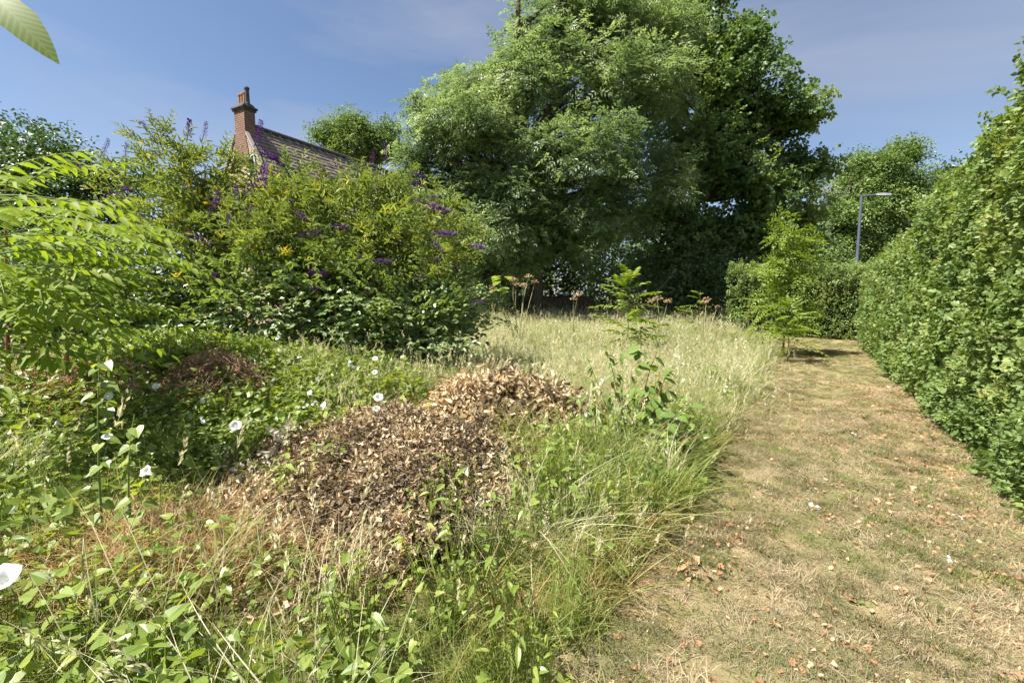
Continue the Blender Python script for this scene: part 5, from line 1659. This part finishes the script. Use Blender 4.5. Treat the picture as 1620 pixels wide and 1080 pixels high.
# dark green growth round the foot of the oval-leaved shrub
rg = np.random.default_rng(308)
n = 170
x, y = rg.normal(.95, .30, n), rg.normal(3.75, .34, n); k = ~on_path(x, y, -.04); x, y = x[k], y[k]
scatter('shrub_foot_weeds', 'thick green weeds round the foot of the oval-leaved shrub', [herb('foot_weed', 'shrub', t_lance(.4, .06, .25), 26, .26, .06, .13, 275 + q) for q in range(2)], np.stack([x, y, ground_h(x, y)], -1), rg.uniform(0, 6.28, len(x)), rg.uniform(.7, 1.2, len(x)), 309)

# mown turf of the path
def turf(x, y):
    s, u = su(x, y)
    return on_path(x, y, -.02) & (u < PATH_R + .25)


x, y, z, rg = field(36000, -1, 13.5, 1.2, 15.5, lambda x, y: turf(x, y) * nearfade(x, y, 1.0, .3, 2.5, 9) * (.62 + .38 * vnoise(x, y, 1.4, 47)), 310)
scatter('mown_grass', 'short parched mown grass of the path', SH, np.stack([x, y, z + .01], -1), rg.uniform(0, 6.28, len(x)), rg.uniform(.5, 1.15, len(x)), 311, .2)
x, y, z, rg = field(26000, -1, 13.5, 1.2, 16, lambda x, y: turf(x, y) * nearfade(x, y, .9, .4, 2.5, 10) * sstep(.32, .66, .62 * vnoise(x, y, 1.2, 48) + .38 * vnoise(x, y, 5.0, 49) + .10 * sstep(.2, -.7, su(x, y)[1])), 312)
scatter('green_turf', 'green blades and patches left in the mown path', SG, np.stack([x, y, z + .01], -1), rg.uniform(0, 6.28, len(x)), rg.uniform(.5, 1.3, len(x)), 313, .2)
x, y, z, rg = field(9000, -1, 13, 1.3, 13, lambda x, y: turf(x, y) * .5 * sstep(.66, .8, vnoise(x, y, 2.0, 50)), 314)
scatter('path_weeds', 'small green weeds flat in the mown path', LOW, np.stack([x, y, z + .01], -1), rg.uniform(0, 6.28, len(x)), rg.uniform(.5, 1.2, len(x)), 315)
# fallen leaves: the larger ones singly, the crumbs as litter
def leaf_pos(n, seed, big):
    rng = np.random.default_rng(seed)
    s, u = rng.uniform(1.6, 10, n * 6), rng.uniform(PATH_L, PATH_R + .1, n * 6)
    x, y = xy(s, u)
    w = .18 + .9 * sstep(.4, 1.25, u) + .8 * np.exp(-(((x - 1.05) / .45) ** 2 + ((y - 2.85) / .5) ** 2)) + .5 * sstep(.5, .75, vnoise(x, y, 2.2, 51))
    k = rng.random(n * 6) < w * .5
    return x[k][:n], y[k][:n], rng


x, y, rg = leaf_pos(4800, 316, False)
n = len(x)
scatter('leaf_litter', 'crumbs of dry brown leaf strewn over the path', FL, np.stack([x, y, ground_h(x, y) + .03], -1), rg.uniform(0, 6.28, n), rg.uniform(.012, .036, n), 317, .5)
x, y, rg = leaf_pos(90, 318, True)
fm = [p_.data for p_ in FL]
for k in range(len(x)):
    o = link('fallen_leaf', fm[k % 4], None, None, (x[k], y[k], float(ground_h(x[k], y[k])) + .035))
    o.rotation_euler = (float(rg.normal(0, .35)), float(rg.normal(0, .35)), float(rg.uniform(0, 6.28))); sc = float(rg.uniform(.032, .062)); o.scale = (sc, sc, sc)
    tag(o, 'dry orange-brown fallen leaf lying on the mown path', 'leaf', 'fallen leaves on the path')
# bigger drift of orange leaves where the long grass meets the path
rg = np.random.default_rng(320)
for k in range(30):
    x_, y_ = rg.normal(.86, .2), rg.normal(2.9, .24)
    o = link('fallen_leaf', fm[k % 4], None, None, (x_, y_, float(ground_h(x_, y_)) + .05))
    o.rotation_euler = (float(rg.normal(0, .5)), float(rg.normal(0, .5)), float(rg.uniform(0, 6.28))); sc = float(rg.uniform(.05, .085)); o.scale = (sc, sc, sc)
    tag(o, 'curled orange leaf in the drift where long grass meets the path', 'leaf', 'drift of orange leaves at the path edge')
# white specks of flower in the meadow and petals on the path
x, y, z, rg = field(900, -3, 9, 3.5, 16, lambda x, y: meadow(x, y) * .55, 322)
scatter('meadow_flowers', 'specks of small white flowers among the straw grass', WF, np.stack([x, y, z + rg.uniform(.3, .55, len(x))], -1), rg.uniform(0, 6.28, len(x)), rg.uniform(.6, 1.1, len(x)), 323, .5)
x, y, rg = leaf_pos(18, 324, False)
scatter('fallen_petals', 'scraps of white petal on the mown path', WF, np.stack([x, y, ground_h(x, y) + .03], -1), rg.uniform(0, 6.28, len(x)), rg.uniform(.4, .9, len(x)), 325, .5)
